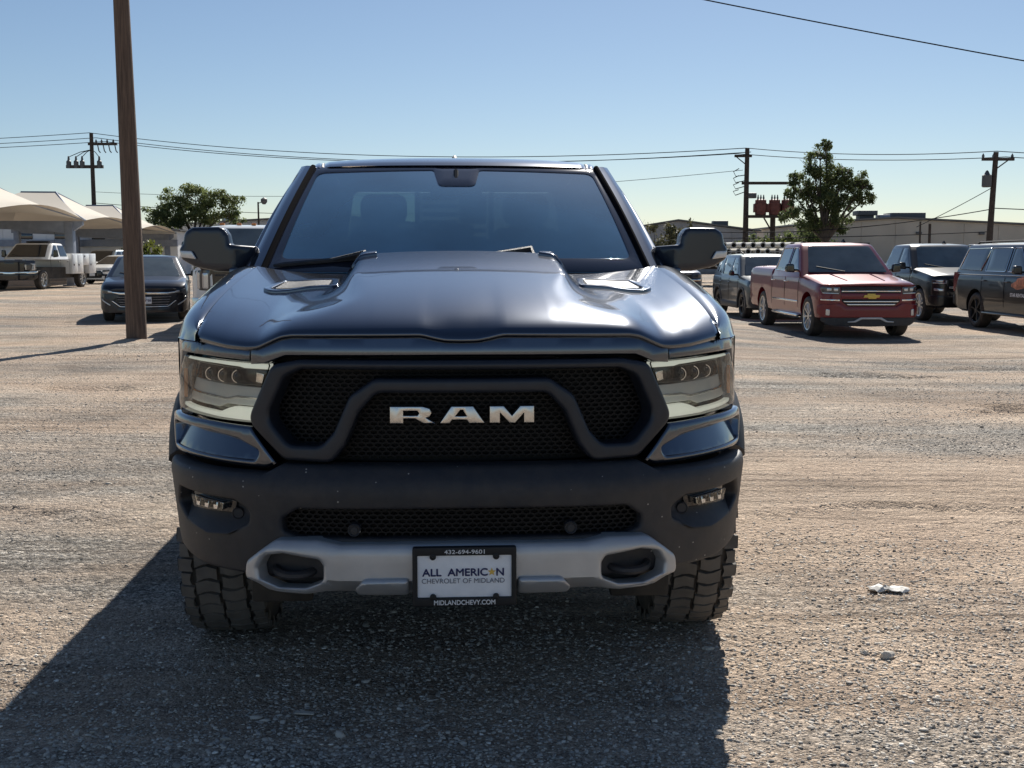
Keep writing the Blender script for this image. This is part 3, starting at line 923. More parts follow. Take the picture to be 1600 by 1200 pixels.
for sg in (-1, 1):
    x3, y3, a_, b_ = PB.at(PB.U(.335) * sg)
    s_ = part('parking_sensor', MB().lathe([(.05, .020), (.0, .020), (-.002, .018), (.000, .0155), (.003, .0150), (.003, .011), (.0, .0105), (-.001, .0002)], (x3, y3 + .012, .608), 'y', 20), 'plastic', bumper)
    pk = part('fog_pocket', MB().panel(offset_poly(resample(fogs[sg], .03) if area2(fogs[sg]) > 0 else resample(fogs[sg], .03)[::-1], -.004), PB.F(.045, lambda u, z: g_bump(u, z) - .055 * max(0, (.63 - z) / .05)), (), .004, .006, .02), 'plastic', bumper)
    part('fog_pan', MB().panel(PB.poly([(.93, .682, .015), (.735, .676, .01), (.75, .632, .01), (.92, .628, .02)], sign=sg), PB.F(.036, g_bump), (), .003, .006, .03), 'gloss_black', pk)
    fl = part('fog_lamp', MB().panel(PB.poly([(.895, .674, .006), (.775, .668, .006), (.782, .642, .006), (.888, .640, .006)], sign=sg), PB.F(.020, g_bump), (), .003, .016, .012), 'reflector', bumper)
    for xx in (.80, .835, .87):
        part('fog_facet', MB().panel(PB.poly([(xx - .009, .667), (xx + .009, .669), (xx + .006, .645), (xx - .007, .645)], sign=sg), PB.F(.015, lambda u, z: g_bump(u, z) - .25 * (.67 - z)), (), .001, .004, .02), 'chrome', fl)
    part('fog_lens', MB().panel(PB.poly([(.90, .678, .008), (.77, .672, .008), (.778, .638, .008), (.892, .636, .008)], sign=sg), PB.F(.012, g_bump), (), .002, .003, .03), 'lens', fl)
    x3, y3, a_, b_ = PB.at(PB.U(.728) * sg)
    part('parking_sensor', MB().lathe([(.05, .019), (.0, .019), (-.002, .017), (.001, .0145), (.001, .0002)], (x3 + a_ * .03, y3 + .038, .635), 'y', 20), 'plastic', bumper)
    # painted cap over the bumper end
    cap = [(.659, .912, .01), (.582, .806, .006), (.575, .800, .004), (.590, .792, .004), (.615, .781, .012), (.80, .783), (.985, .785, .01), (.998, .80), (.998, .893), (.97, .918, .01), (.80, .915)]
    rec = [(.70, .868, .02), (.63, .835, .02), (.645, .806, .02), (.80, .804), (.962, .808, .015), (.968, .888, .015), (.80, .885)]
    cp_ol = PG.poly([(min(p[0], .998), *p[1:]) for p in cap], sign=sg)
    rc_ol = PG.poly(rec, sign=sg)
    FC = PG.F(-.022, lambda u, z: .30 * max(0, z - .895) + .10 * max(0, .81 - z))
    cp = part('bumper_cap', MB().panel(cp_ol, FC, [rc_ol], .010, .06, .025, 4), 'paint')
    part('cap_recess', MB().panel(offset_poly(resample(rc_ol, .03) if area2(rc_ol) > 0 else resample(rc_ol, .03)[::-1], -.003), PG.F(-.014, lambda u, z: .42 * (z - .80)), (), .002, .004, .02), 'paint', cp)

def g_skid(u, z): return 1.9 * max(0, .452 - z) * (1 - .6 * math.exp(-((abs(u) - .53) / .12) ** 4)) + .55 * max(0, z - .552) - .012 * math.exp(-((abs(u) - .53) / .13) ** 4)
sk = [(0, .574), (.375, .570, .02), (.445, .583, .03), (.572, .580, .04), (.664, .505, .04), (.668, .455, .03), (.615, .410, .04), (.49, .405, .04), (.43, .412, .03), (.36, .392, .02), (0, .384)]
SKO = mirror_poly(PB.poly(sk))
holes = [PB.poly([(.435, .525, .02), (.545, .541, .02), (.60, .531, .03), (.624, .49, .02), (.618, .455, .02), (.565, .428, .03), (.48, .430, .03), (.424, .455, .03), (.424, .505, .02)], sign=sg) for sg in (-1, 1)]
FSK = PB.F(-.030, g_skid)
skid = part('skid_plate', MB().panel(SKO, FSK, holes, .014, .06, .025, 4), 'silver')
for sg in (-1, 1):
    part('raised_pad', MB().panel(PB.poly([(.165, .405, .02), (.325, .405, .02), (.332, .43, .02), (.30, .468, .025), (.165, .470, .01)], sign=sg), PB.F(-.050, lambda u, z: .55 * g_skid(u, z)), (), .012, .03, .02, 4), 'silver', skid)
    hp = holes[0 if sg < 0 else 1]
    part('tow_pocket', MB().panel(offset_poly(resample(hp, .03) if area2(hp) > 0 else resample(hp, .03)[::-1], -.006), PB.F(.05), (), .002, .004, .04), 'black', skid)
    th = []
    for k in range(13):
        a = math.pi * k / 12
        th.append((sg * (.522 + .062 * math.cos(a)), .055 + .03 - .055 * math.sin(a), .478 - .012 * math.sin(a)))
    part('tow_hook', MB().tube(th, .0135, 8), 'plastic', skid)

# licence plate with its frame and lettering
yp = -.050
plate = part('licence_plate', MB().panel(rpoly([(-.1525, .403, .006), (.1525, .403, .006), (.1525, .553, .006), (-.1525, .553, .006)]), lambda u, v, d: (u + .003, yp + .006 + d, v), (), .001, .003, .1), 'white_plate')
pf = MB().panel(rpoly([(-.158, .386, .008), (.158, .386, .008), (.158, .570, .008), (-.158, .570, .008)]), lambda u, v, d: (u + .003, yp - .003 + d, v), [rpoly([(-.143, .413, .003), (.143, .413, .003), (.143, .544, .003), (-.143, .544, .003)])], .003, .02, .1)
part('plate_frame', pf, 'black', plate)
part('plate_bracket', MB().box(-.15, .156, yp + .016, yp + .05, .392, .565, .004), 'plastic', plate)
for sx in (-.093, .099):
    for z in (.541, .415):
        part('plate_screw', MB().lathe([(.003, .010), (-.004, .010), (-.006, .006), (-.006, .0003)], (sx, yp, z), 'y', 12), 'black', plate)
for body, size, mat, loc, bold, xs in (
        ('ALL  AMERIC', .0335, 'navy_ink', (-.026, yp + .0045, .4905), .0009, (.198, .0225)), ('N', .0335, 'navy_ink', (.1115, yp + .0045, .4905), .0009, (.022, .0225)),
        ('CHEVROLET OF MIDLAND', .0215, 'grey_ink', (-.001, yp + .0045, .464), 0.0, (.252, .0150)),
        ('432-694-9601', .0185, 'white_ink', (.003, yp - .0045, .5565), 0.0002, (.122, .0125)), ('MIDLANDCHEVY.COM', .0195, 'white_ink', (.003, yp - .0045, .3990), 0.0004, (.186, .0145))):
    text_mesh('plate_lettering', body, size, M[mat], plate, loc, fit=xs, fat=bold)
st = [((.0115 if k % 2 == 0 else .0047) * math.sin(math.pi * k / 5), (.0115 if k % 2 == 0 else .0047) * math.cos(math.pi * k / 5)) for k in range(10)]
part('gold_star', MB().add([(x * 1.18 + .0860, yp + .0042, z * 1.18 + .4905) for x, z in st], [tuple(range(10))]), 'gold', plate, smooth=0)

# ---- fenders, doors, bed sides
def edge_z(y):
    yf, yr = float(hood_yf(HX)), float(hood_yr(HX))
    return float(hood_z(np.array(HX), np.array(np.clip((y - yf) / (yr - yf), 0, 1))))
def side_x(y):
    return float(np.interp(y, [.44, .53, .64, .80, 1.2, 1.7, 4.0, 5.6, 5.8], [.925, .965, .988, .998, 1.006, 1.012, 1.012, 1.005, .98]))
AXF, AXR, WZ = .99, 4.66, .42
for sg in (-1, 1):
    rows = []
    for y in np.concatenate([np.linspace(.346, .6, 11), np.linspace(.65, 1.64, 18)]):
        zh = edge_z(max(y, .36)); xh = HX - .012 * np.clip((y - .36) / 1.14, 0, 1) + .006
        xs = max(float(np.interp(y, PG.d[:, 1], PG.d[:, 0])) if y < .62 else side_x(y), xh + .004)
        zf_ = zh - .006 * max(0, (.42 - y) / .08)
        row = [(xh - .003, y, zf_ - .03), (xh, y, zf_ - .005)]
        for k, dz in ((.12, -.001), (.3, -.001), (.5, -.008), (.68, -.022), (.82, -.044), (.92, -.078), (.975, -.125), (1.0, -.19), (1.0, -.28)):
            row.append((xh + (xs - xh) * k, y, max(zf_ + dz, .80 if y > .575 else 1.168)))
        rows.append([(sg * a, b, c) for a, b, c in row])
    fd = MB().loft(rows, closed=False)
    # side of the fender down to the arch
    def FS(u, v, d, sg=sg):
        return (sg * (side_x(u) + .012 * math.exp(-((math.hypot(u - AXF, v - WZ) - .54) / .08) ** 2) - d), u, v)
    arch = [(AXF + .515 * math.cos(a), WZ + .515 * math.sin(a)) for a in [R(d) for d in range(-2, 139, 5)]]
    ol = [(1.64, .50)] + arch + [(.57, .80), (.562, .93), (.535, 1.03), (.480, 1.118), (.468, 1.166), (.572, 1.166), (.59, edge_z(.59) - .20)] + [(y, edge_z(y) - .20) for y in np.linspace(.65, 1.64, 8)]
    fd.panel(ol, FS, (), .004, .04, .06)
    fender = part('fender', fd, 'paint', smooth=45)
    fl = []
    for d in range(38, 185, 5):
        a = R(d); c, s = -math.cos(a), math.sin(a)
        ring = []
        for rr, xo in ((.492, -.02), (.492, .040), (.505, .050), (.545, .046), (.578, .022), (.585, .0), (.56, -.01)):
            y = AXF + c * rr; z = WZ + s * rr
            ring.append((sg * (side_x(max(.5, y)) + xo), y, z))
        fl.append(ring)
    part('wheel_arch_flare', MB().loft(fl, True, True), 'plastic')
    part('wheel_liner', MB().loft([[(sg * x_, AXF - math.cos(R(d)) * .50, WZ + math.sin(R(d)) * .50) for d in range(27, 190, 8)] for x_ in (.93, .55)], False).loft([[(sg * .56, AXF - math.cos(R(d)) * q, WZ + math.sin(R(d)) * q) for d in range(-5, 190, 8)] for q in (.50, .12)], False), 'liner')
    # doors
    def FD(u, v, d, sg=sg):
        bow = .018 * math.sin(math.pi * min(1, max(0, (v - .5) / .9))) - .06 * max(0, v - 1.25) ** 1.2
        return (sg * (side_x(u) - .008 + bow - d), u, v)
    for y0, y1, nm in ((1.652, 2.72, 'front_door'), (2.73, 3.82, 'rear_door')):
        dr = part('door', MB().panel(rpoly([(y0, .56, .03), (y1, .56, .03), (y1, 1.405, .01), (y0, 1.395, .01)]), FD, (), .006, .04, .1), 'paint')
        part('door_handle', MB().tube([(sg * (side_x(y1 - .28) + .005), y1 - .27, 1.20), (sg * (side_x(y1 - .2) + .045), y1 - .24, 1.205), (sg * (side_x(y1 - .2) + .045), y1 - .11, 1.207), (sg * (side_x(y1 - .1) + .005), y1 - .08, 1.207)], .012, 8), 'paint', dr)
    part('rocker_panel', MB().box(min(sg * .80, sg * .995), max(sg * .80, sg * .995), 1.52, 4.1, .42, .555, .03), 'plastic')
    part('side_step', MB().tube([(sg * 1.0, 1.6, .42), (sg * 1.06, 1.75, .40), (sg * 1.06, 3.6, .40), (sg * 1.0, 3.75, .42)], .04, 10), 'plastic')
    # bed
    archb = [(AXR + .52 * math.cos(a), WZ + .52 * math.sin(a)) for a in [R(d) for d in range(-2, 183, 6)]]
    bd = MB().panel([(5.75, .62)] + [(5.75, 1.40)] + [(3.88, 1.415), (3.84, 1.40), (3.84, .56), (4.05, .52)] + archb[::-1] + [(5.3, .50)], FD, (), .006, .06, .1)
    bed = part('bed_side', bd, 'paint')
    part('bed_flare', MB().loft([[(sg * (side_x(4.5) + xo), AXR - math.cos(R(d)) * rr, WZ + math.sin(R(d)) * rr) for rr, xo in ((.50, -.02), (.50, .05), (.555, .046), (.585, 0), (.56, -.02))] for d in range(0, 181, 6)], True, True), 'plastic', bed)
    part('bed_rail', MB().box(min(sg * .84, sg * .985), max(sg * .84, sg * .985), 3.86, 5.75, 1.395, 1.43, .015), 'plastic', bed)
part('tailgate', MB().box(-.97, .97, 5.72, 5.79, .72, 1.41, .03), 'paint')
part('rear_bumper', MB().box(-.98, .98, 5.76, 5.92, .55, .72, .05), 'plastic')
part('bed_floor', MB().box(-.93, .93, 3.88, 5.73, .80, .84), 'plastic')
part('bed_front_wall', MB().box(-.93, .93, 3.85, 3.90, .80, 1.40), 'paint')
for sg in (-1, 1):
    part('tail_light', MB().box(min(sg * .93, sg * 1.0), max(sg * .93, sg * 1.0), 5.70, 5.80, .95, 1.36, .03), 'red_lens')

# ---- cab
def ws(u, v, lift=0.0):
    """windshield surface: u across -1..1, v up 0..1"""
    x = u * (.845 + (.715 - .845) * v)
    y = (1.47 + .14 * u * u) * (1 - v) + (2.34 + .13 * u * u) * v
    z = 1.375 * (1 - v) + 1.887 * v
    bow = .035 * math.sin(math.pi * v) * (1 - .5 * u * u)
    return (x, y - bow * .5 - lift * .5, z + bow * .86 + lift * .86)
def FW(lift):
    return lambda u, v, d: ws(u, v, lift - d)
wsh = part('windshield', MB().panel([(-1, 0), (1, 0), (1, 1), (-1, 1)], FW(0), (), .002, .004, .08), 'windshield', smooth=60)
fo = rpoly([(-.998, .002), (.998, .002), (.998, .998), (-.998, .998)])
fi = rpoly([(-.935, .10, .05), (.935, .10, .05), (.945, .93, .06), (.16, .945, .03), (.12, .74, .05), (-.11, .74, .05), (-.15, .945, .03), (-.945, .93, .06)])
part('windshield_frit', MB().panel(fo, FW(.003), [fi], .001, .002, .08), principled('frit_black', (.020, .022, .034), .06, 0, 0, .9), wsh)
part('inspection_sticker', MB().panel([(-.84, .14), (-.78, .14), (-.78, .21), (-.84, .21)], FW(-.0105), (), .001, .002, .1), 'white_ink', wsh)
# cowl and wipers
cw = []
for y0, z0 in ((1.33, 1.345), (1.40, 1.355), (1.50, 1.37), (1.66, 1.38)):
    cw.append([(x, y0 + .14 * (x / .9) ** 2, z0 - .004 * (x / .9) ** 2) for x in np.linspace(-.90, .90, 25)])
part('cowl', MB().loft(cw, False), 'plastic')
for x0, x1, nm in ((-.42, -.80, 'a'), (.30, -.28, 'b')):
    pts = []
    for k in range(9):
        t = k / 8; x = x0 + (x1 - x0) * t
        p = ws(x / .845, .035 + .055 * (1 - t) + (.03 if nm == 'b' else 0), .012)
        pts.append((x, p[1], p[2]))
    wp = part('wiper', MB().tube(pts, [.011] * 8 + [.006], 6), 'plastic')
    part('wiper_arm', MB().tube([(x0 + .04, 1.42, 1.39), (x0 + .02, pts[0][1] - .03, pts[0][2] + .02), pts[3]], [.016, .014, .008], 6), 'plastic', wp)
# pillars, roof rails
for sg in (-1, 1):
    rows = []
    for v in np.linspace(-.03, 1.02, 14):
        a = Vector(ws(sg * 1.0, v, .0)); 
        b = Vector((sg * (.925 + (.795 - .925) * v), 1.66 + (2.56 - 1.66) * v, 1.375 + (1.885 - 1.375) * v + .02 * math.sin(math.pi * v)))
        m = (a + b) / 2 + Vector((sg * .004, -.010, .008))
        q = [a + Vector((0, .03, -.03)), a + Vector((-sg * .004, -.004, .006)), a * .75 + m * .25 + Vector((0, -.004, .002)), m, b * .7 + m * .3 + Vector((sg * .006, -.003, .004)), b, b + Vector((-sg * .02, .03, -.01))]
        rows.append([tuple(p) for p in q])
    part('front_pillar', MB().loft(rows, False), 'paint', smooth=60)
    seal = [ws(sg * 1.004, v, .006) for v in np.linspace(0, 1, 12)]
    part('windshield_seal', MB().tube(seal, .014, 8), 'seal', wsh)
    # side window frame with glass
    def FSW(u, v, d, sg=sg):
        w = (v - 1.395) / (1.885 - 1.395)
        return (sg * (.935 - .125 * w - .02 * max(0, w) ** 2 - d + .012 * math.sin(math.pi * max(0, min(1, w)))), u, v)
    frame_o = rpoly([(1.67, 1.395), (3.86, 1.40), (3.80, 1.60, .1), (3.68, 1.885, .06), (2.55, 1.892, .05)])
    w1 = rpoly([(1.90, 1.43, .03), (2.68, 1.43, .02), (2.68, 1.84, .03), (2.54, 1.84, .08)])
    w2 = rpoly([(2.78, 1.43, .02), (3.68, 1.44, .05), (3.60, 1.83, .05), (2.78, 1.84, .03)])
    sf = part('side_window_frame', MB().panel(frame_o, FSW, [w1, w2], .006, .03, .08), 'paint')
    for w, m_ in ((w1, 'glass_car'), (w2, 'glass_dark')):
        part('side_glass', MB().panel(offset_poly(w if area2(w) > 0 else w[::-1], -.008), lambda u, v, d, sg=sg: FSW(u, v, .012 + d, sg), (), .001, .003, .1), m_, sf)
rows = []
def roof_pt(u, s):
    ax = abs(u)
    yf = 2.34 + .13 * min(1, ax / .95) ** 2 - .012
    y = yf + (3.86 - yf) * s
    zc = float(np.interp(s, [0, .03, .08, .16, .3, .45, .65, .85, .95, 1.0], [1.893, 1.912, 1.930, 1.948, 1.966, 1.974, 1.970, 1.948, 1.92, 1.885]))
    zc2 = 1.887 + (zc - 1.887) * (1 - .35 * min(1, ax) ** 3)
    x = u * (.738 + .037 * min(1, s * 4))
    drop = .055 * smoothstep(.93, 1.04, ax) + .012 * math.exp(-((ax - .90) / .022) ** 2)
    return (x, y, zc2 - float(drop))
uu = np.concatenate([np.linspace(-1.04, -.84, 12), np.linspace(-.8, .8, 21), np.linspace(.84, 1.04, 12)])
for s in (0, .015, .03, .05, .08, .12, .16, .22, .3, .38, .45, .55, .65, .75, .85, .91, .95, .98, 1.0):
    rows.append([roof_pt(u, s) for u in uu])
roof = part('roof', MB().loft(rows, False), 'paint', smooth=45)
for sg in (-1, 1):
    part('roof_molding', MB().tube([roof_pt(sg * .905, s) for s in (.01, .05, .1, .2, .4, .6, .8, .93)], .008, 6), 'plastic', roof)
part('roof_antenna', MB().loft([[(x * w, 3.35 + y * l, z) for x, y in rpoly([(-.03, -.12, .03), (.03, -.12, .03), (.03, .1, .03), (-.03, .1, .03)], 3)] for w, l, z in ((1, 1, 1.965), (.85, .8, 1.985), (.5, .55, 2.01), (.2, .3, 2.025))], True, True), 'plastic', roof)
part('headliner', MB().loft([[(x, y, z - .035) for x, y, z in r_[8:-8]] for r_ in rows], False), 'cloth')
# back wall with the sliding window
def FR(u, v, d):
    return (u, 3.84 - .12 * (v - 1.39) + d * -1 + .02, v)
rw = rpoly([(-.68, 1.47, .05), (.68, 1.47, .05), (.62, 1.84, .05), (-.62, 1.84, .05)])
bw = part('cab_back_wall', MB().panel(rpoly([(-.93, .60), (.93, .60), (.92, 1.40), (.80, 1.885, .05), (-.80, 1.885, .05), (-.92, 1.40)]), FR, [rw], .004, .03, .1), 'paint')
for x0, x1 in ((-.665, -.235), (-.225, .225), (.235, .665)):
    part('back_glass', MB().panel([(x0, 1.475), (x1, 1.475), (x1, 1.835), (x0, 1.835)], lambda u, v, d: FR(u, v, .010 + d), (), .001, .003, .15), 'glass_back_lit' if x0 < -.5 else 'glass_dark', bw)  # left pane's lighter tint paints in its bright view; the others are darkened
for xb in (-.23, .23):
    part('window_divider', MB().panel([(xb - .016, 1.472), (xb + .016, 1.472), (xb + .016, 1.838), (xb - .016, 1.838)], lambda u, v, d: FR(u, v, .006 + d), (), .002, .02, .15), 'black', bw)
for k in range(7):
    z = 1.49 + k * .05
    part('flag_decal_stripe', MB().panel([(-.20, z), (.20 if k < 3 else .02, z), (.20 if k < 3 else .02, z + .026), (-.20, z + .026)], lambda u, v, d: FR(u, v, .017 + d), (), .0005, .001, .2), 'black', bw)
part('flag_decal_canton', MB().panel([(.03, 1.645), (.20, 1.645), (.20, 1.82), (.03, 1.82)], lambda u, v, d: FR(u, v, .0175 + d), (), .0005, .001, .2), 'black', bw)
# inside the cab
part('dashboard', MB().loft([[(x, y + .10 * (x / .85) ** 2, z) for x in np.linspace(-.86, .86, 15)] for y, z in ((1.60, 1.365), (1.80, 1.385), (2.0, 1.375), (2.10, 1.33), (2.16, 1.22), (2.18, .9))], False), 'cloth')
part('cab_floor', MB().box(-.92, .92, 1.6, 3.84, .55, .62), 'black')
for sx in (-.40, .40):
    st_ = part('front_seat', MB().box(sx - .26, sx + .26, 2.45, 3.0, .80, 1.0, .06), 'cloth')
    part('seat_back', MB().loft([[(sx + x * w, y0 + y, z) for x, y in rpoly([(-.26, -.06, .05), (.26, -.06, .05), (.26, .06, .05), (-.26, .06, .05)], 3)] for z, w, y0 in ((.95, .95, 2.95), (1.2, 1, 3.0), (1.45, .95, 3.06), (1.58, .7, 3.09), (1.60, .6, 3.09))], True, True), 'cloth', st_)
    part('headrest', MB().box(sx - .13, sx + .13, 3.04, 3.14, 1.62, 1.79, .05), 'cloth', st_)
rb = part('rear_bench', MB().box(-.72, .72, 3.2, 3.7, .85, 1.02, .05), 'cloth')
part('bench_back', MB().box(-.72, .72, 3.62, 3.74, .95, 1.55, .05), 'cloth', rb)
for sx in (-.45, 0, .45):
    part('headrest', MB().box(sx - .12, sx + .12, 3.64, 3.72, 1.55, 1.64, .03), 'cloth', rb)
whl = [(.40 + .185 * math.cos(a), 2.22 - .07 * math.sin(a), 1.22 + .17 * math.sin(a)) for a in np.linspace(0, 2 * math.pi, 25)]
part('steering_wheel', MB().tube(whl, .016, 8, False).tube([(.22, 2.22, 1.22), (.40, 2.20, 1.21), (.58, 2.22, 1.22)], .02, 6), 'cloth')
part('rear_view_mirror', MB().box(-.125, .125, 2.17, 2.20, 1.72, 1.785, .02).tube([(0, 2.17, 1.79), (0, 2.25, 1.86)], .012, 6), 'black')

# ---- door mirrors
for sg in (-1, 1):
    ol = [(.905, 1.378, .01), (1.06, 1.378, .03), (1.165, 1.398, .03), (1.228, 1.432, .03), (1.236, 1.475, .02), (1.218, 1.50, .02), (1.207, 1.552, .05), (1.17, 1.572, .02), (1.05, 1.574, .02), (1.03, 1.566, .02), (1.012, 1.54, .02), (1.005, 1.497, .012), (.905, 1.489, .004)]
    def FM(u, v, d, sg=sg):
        k = max(0, (u - 1.0) / .24)
        return (sg * u, 1.70 + .05 * k * k + d + .9 * max(0, .985 - u), v)
    mr = part('door_mirror', MB().panel([p[:2] for p in rpoly(ol)], FM, (), .018, .10, .018, 4), 'mirror_shell', smooth=60)
    part('mirror_glass', MB().panel(rpoly([(1.02, 1.40, .03), (1.20, 1.43, .03), (1.19, 1.55, .03), (1.03, 1.55, .03)]), lambda u, v, d, sg=sg: (sg * u, 1.803 - d, v), (), .003, .006, .1), 'chrome', mr)
    part('mirror_lower_shell', MB().panel(rpoly([(.93, 1.386, .006), (1.045, 1.386, .01), (1.045, 1.412, .003), (.93, 1.412, .003)]), lambda u, v, d, sg=sg: FM(u, v, d + .016 - .25 * 0, sg), (), .003, .01, .05), 'plastic', mr)
    part('turn_signal', MB().panel(rpoly([(1.150, 1.432, .004), (1.226, 1.441, .008), (1.229, 1.470, .006), (1.172, 1.468, .01)]), lambda u, v, d, sg=sg: (lambda p: (p[0], p[1] + .012 * max(0, (u - 1.20) / .04) ** 2, p[2]))(FM(u, v, d - .013, sg)), (), .004, .012, .012), principled('clear_signal_lens', (.62, .62, .62), .18, .3, .5) if sg < 0 else bpy.data.materials['clear_signal_lens'], mr)

# ---- wheels
def tread_tyre(r=.42, w=.285):
    mb = MB(); h = w / 2
    prof = [(-h + .045, .235), (-h + .012, .27), (-h - .002, .33), (-h + .004, .375), (-h + .018, r - .022), (-h + .05, r - .0185), (0, r - .017), (h - .05, r - .0185), (h - .018, r - .022), (h - .004, .375), (h + .002, .33), (h - .012, .27), (h - .045, .235)]
    car = MB().lathe(prof, (0, 0, 0), 'x', 72)
    N = 46; p = 2 * math.pi / N
    def pt(a, th, up):
        rr = r - .011 * (abs(a) / h) ** 3.2 - (0 if up else .020)
        return (a, math.cos(th) * rr, math.sin(th) * rr)
    for k in range(N):
        e = .010 if k % 2 else .0
        A_ = [(-.087 + e * .5, .02), (-.046, -.17), (-.0035 - e * .6, .02), (-.003 - e * .6, .80), (-.032, .64), (-.058, .70), (-.087 + e * .5, .93)]
        sh = [(.093 + e * .8, .05), (.099 + e * .8, .46), (.093 + e * .8, .87), (h + .002 - e * .8, .90), (h + .002 - e * .8, .03)]
        for poly, off, lug in ((A_, 0, False), ([(-a, 1 - s_) for a, s_ in A_], .35, False), (sh, .1, True), ([(-a, 1 - s_) for a, s_ in sh], .6, True)):
            top = [pt(a, (k + s_ + off) * p, True) for a, s_ in poly]; bot = [pt(a, (k + s_ + off) * p, False) for a, s_ in poly]
            n_ = len(poly)
            mb.add(top + bot, [tuple(range(n_))] + [(i, (i + 1) % n_, n_ + (i + 1) % n_, n_ + i) for i in range(n_)])
            if lug and k % 2 == 0:   # lug running down the sidewall
                s0, s1 = .1, .85; sgn = 1 if poly[3][0] > 0 else -1
                mb.loft([[(sgn * a, math.cos((k + s_ + off) * p) * rr, math.sin((k + s_ + off) * p) * rr) for s_ in (s0, s1)] for a, rr in ((h + .003, r - .010), (h + .007, r - .03), (h + .004, r - .05))], False)
    return car, mb
def rim(mb, r, w, spokes, side=1, hub=.07):
    h = w / 2
    mb.lathe([(-h, r), (-h + .01, r - .012), (h - .03, r - .03), (h - .008, r - .02), (h, r), ], (0, 0, 0), 'x', 40)
    mb.lathe([(h - .055, hub), (h - .035, hub * .95), (h - .03, .0005)], (0, 0, 0), 'x', 20)
    for k in range(spokes):
        a = 2 * math.pi * k / spokes
        c, s = math.cos(a), math.sin(a)
        rows = []
        for rr, wd, xo in ((hub * .6, .030, h - .045), (r * .5, .026, h - .03), (r - .02, .036, h - .018)):
            rows.append([(xo - .05, c * rr - s * wd, s * rr + c * wd), (xo - .012, c * rr - s * wd, s * rr + c * wd), (xo, c * rr - s * wd * .5, s * rr + c * wd * .5), (xo, c * rr + s * wd * .5, s * rr - c * wd * .5), (xo - .012, c * rr + s * wd, s * rr - c * wd), (xo - .05, c * rr + s * wd, s * rr - c * wd)])
        mb.loft(rows, True, True)
    mb.lathe([(h - .07, r - .03), (h - .07, .01)], (0, 0, 0), 'x', 24)
    return mb
wheel0 = None
for y in (AXF, AXR):
    for sg in (-1, 1):
        if wheel0 is None:
            car, trd = tread_tyre()
            wheel0 = car.build('wheel', 'rubber_side', T, smooth=28)  # dusty tread is lighter; groove shade is put into the dark carcass colour
            tread0 = trd.build('tread', 'rubber', wheel0, smooth=25)
            rim0 = rim(MB(), .24, .24, 6).build('rim', 'alloy_dark', wheel0)
            w_ = wheel0
        else:
            w_ = wheel0.copy(); col.objects.link(w_)
            for ch in (rim0, tread0):
                r_ = ch.copy(); col.objects.link(r_); r_.parent = w_
        w_.location = (sg * .862, y, WZ + .002)
        w_.rotation_euler = (random.uniform(0, 6) if sg > 0 else random.uniform(0, 6), 0, 0 if sg > 0 else math.pi)

# ---- underneath
ub = MB()
for sx in (-.48, .48): ub.box(sx - .05, sx + .05, .30, 5.7, .44, .58)
ub.box(-.55, .55, .20, .34, .50, .66).box(-.5, .5, .85, 1.15, .40, .50).box(-.42, .42, .45, 1.6, .46, .60).box(-.45, .45, 1.6, 3.6, .42, .56)
part('chassis', ub, 'liner', smooth=0)
part('engine_bay_light_block', MB().box(-.60, .60, .34, 1.55, .58, 1.06).box(-.80, .80, .52, 1.55, .62, 1.05), 'black', smooth=0)  # black blocks added to keep light from passing through the nose
ax_ = MB().tube([(-.8, AXR, WZ), (.8, AXR, WZ)], .05, 10)
ax_.lathe([(-.15, .03), (-.1, .12), (0, .16), (.1, .12), (.15, .03)], (0, AXR, WZ), 'x', 16, True)
part('rear_axle', ax_, 'liner')
for sg in (-1, 1):
    sa = MB().tube([(sg * .45, .85, .42), (sg * .74, .97, .34)], .035, 8).tube([(sg * .45, 1.15, .42), (sg * .74, 1.01, .34)], .035, 8).tube([(sg * .58, 1.0, .36), (sg * .60, 1.0, .86)], .05, 10).tube([(sg * .3, .80, .40), (sg * .72, .86, .39)], .016, 8)
    sa.tube([(sg * .70, 1.0, .30), (sg * .72, 1.0, .62)], .055, 8)
    part('suspension', sa, 'liner')
    part('inner_splash_guard', MB().box(min(sg * .50, sg * .70), max(sg * .50, sg * .70), .30, .34, .30, .46, .01), 'liner')
# ------------------------------------------------------------------ parked vehicles
def carpaint(name, c, metal=.5, rough=.3, dust=.05):
    return add_noise(principled(name, c, rough, metal, .55, .4, .04), 3, .05, dust=DUST, dust_amount=dust)
M['red_paint'] = carpaint('red_paint', (.155, .003, .012), .25, .32, .01)
M['black_paint'] = carpaint('black_paint', (.010, .011, .014), .2)
M['navy_paint'] = carpaint('navy_paint', (.014, .022, .050), .5)
M['grey_paint'] = carpaint('grey_green_paint', (.075, .088, .095), .55)
M['white_paint'] = carpaint('white_paint', (.80, .81, .80), .0, .35, .05)
M['pale_blue_paint'] = carpaint('pale_blue_paint', (.36, .43, .48), .4)
M['dark_sedan_paint'] = carpaint('dark_sedan_paint', (.012, .013, .020), .4)
M['glass_solid'] = principled('dark_window_glass', (.012, .016, .020), .03, 0, .6, .8)
M['glass_dusty'] = add_noise(principled('dusty_window_glass', (.055, .070, .072), .10, 0, .5, .8), 2.5, .3, dust=(.30, .31, .29), dust_amount=.25)
M['trim_chrome'] = principled('trim_chrome', (.72, .72, .73), .14, 1.0)
M['lamp_clear'] = principled('lamp_clear', (.55, .56, .58), .08, .55, .8)
M['lamp_dark'] = principled('lamp_dark', (.05, .055, .065), .06, .2, 1.0)

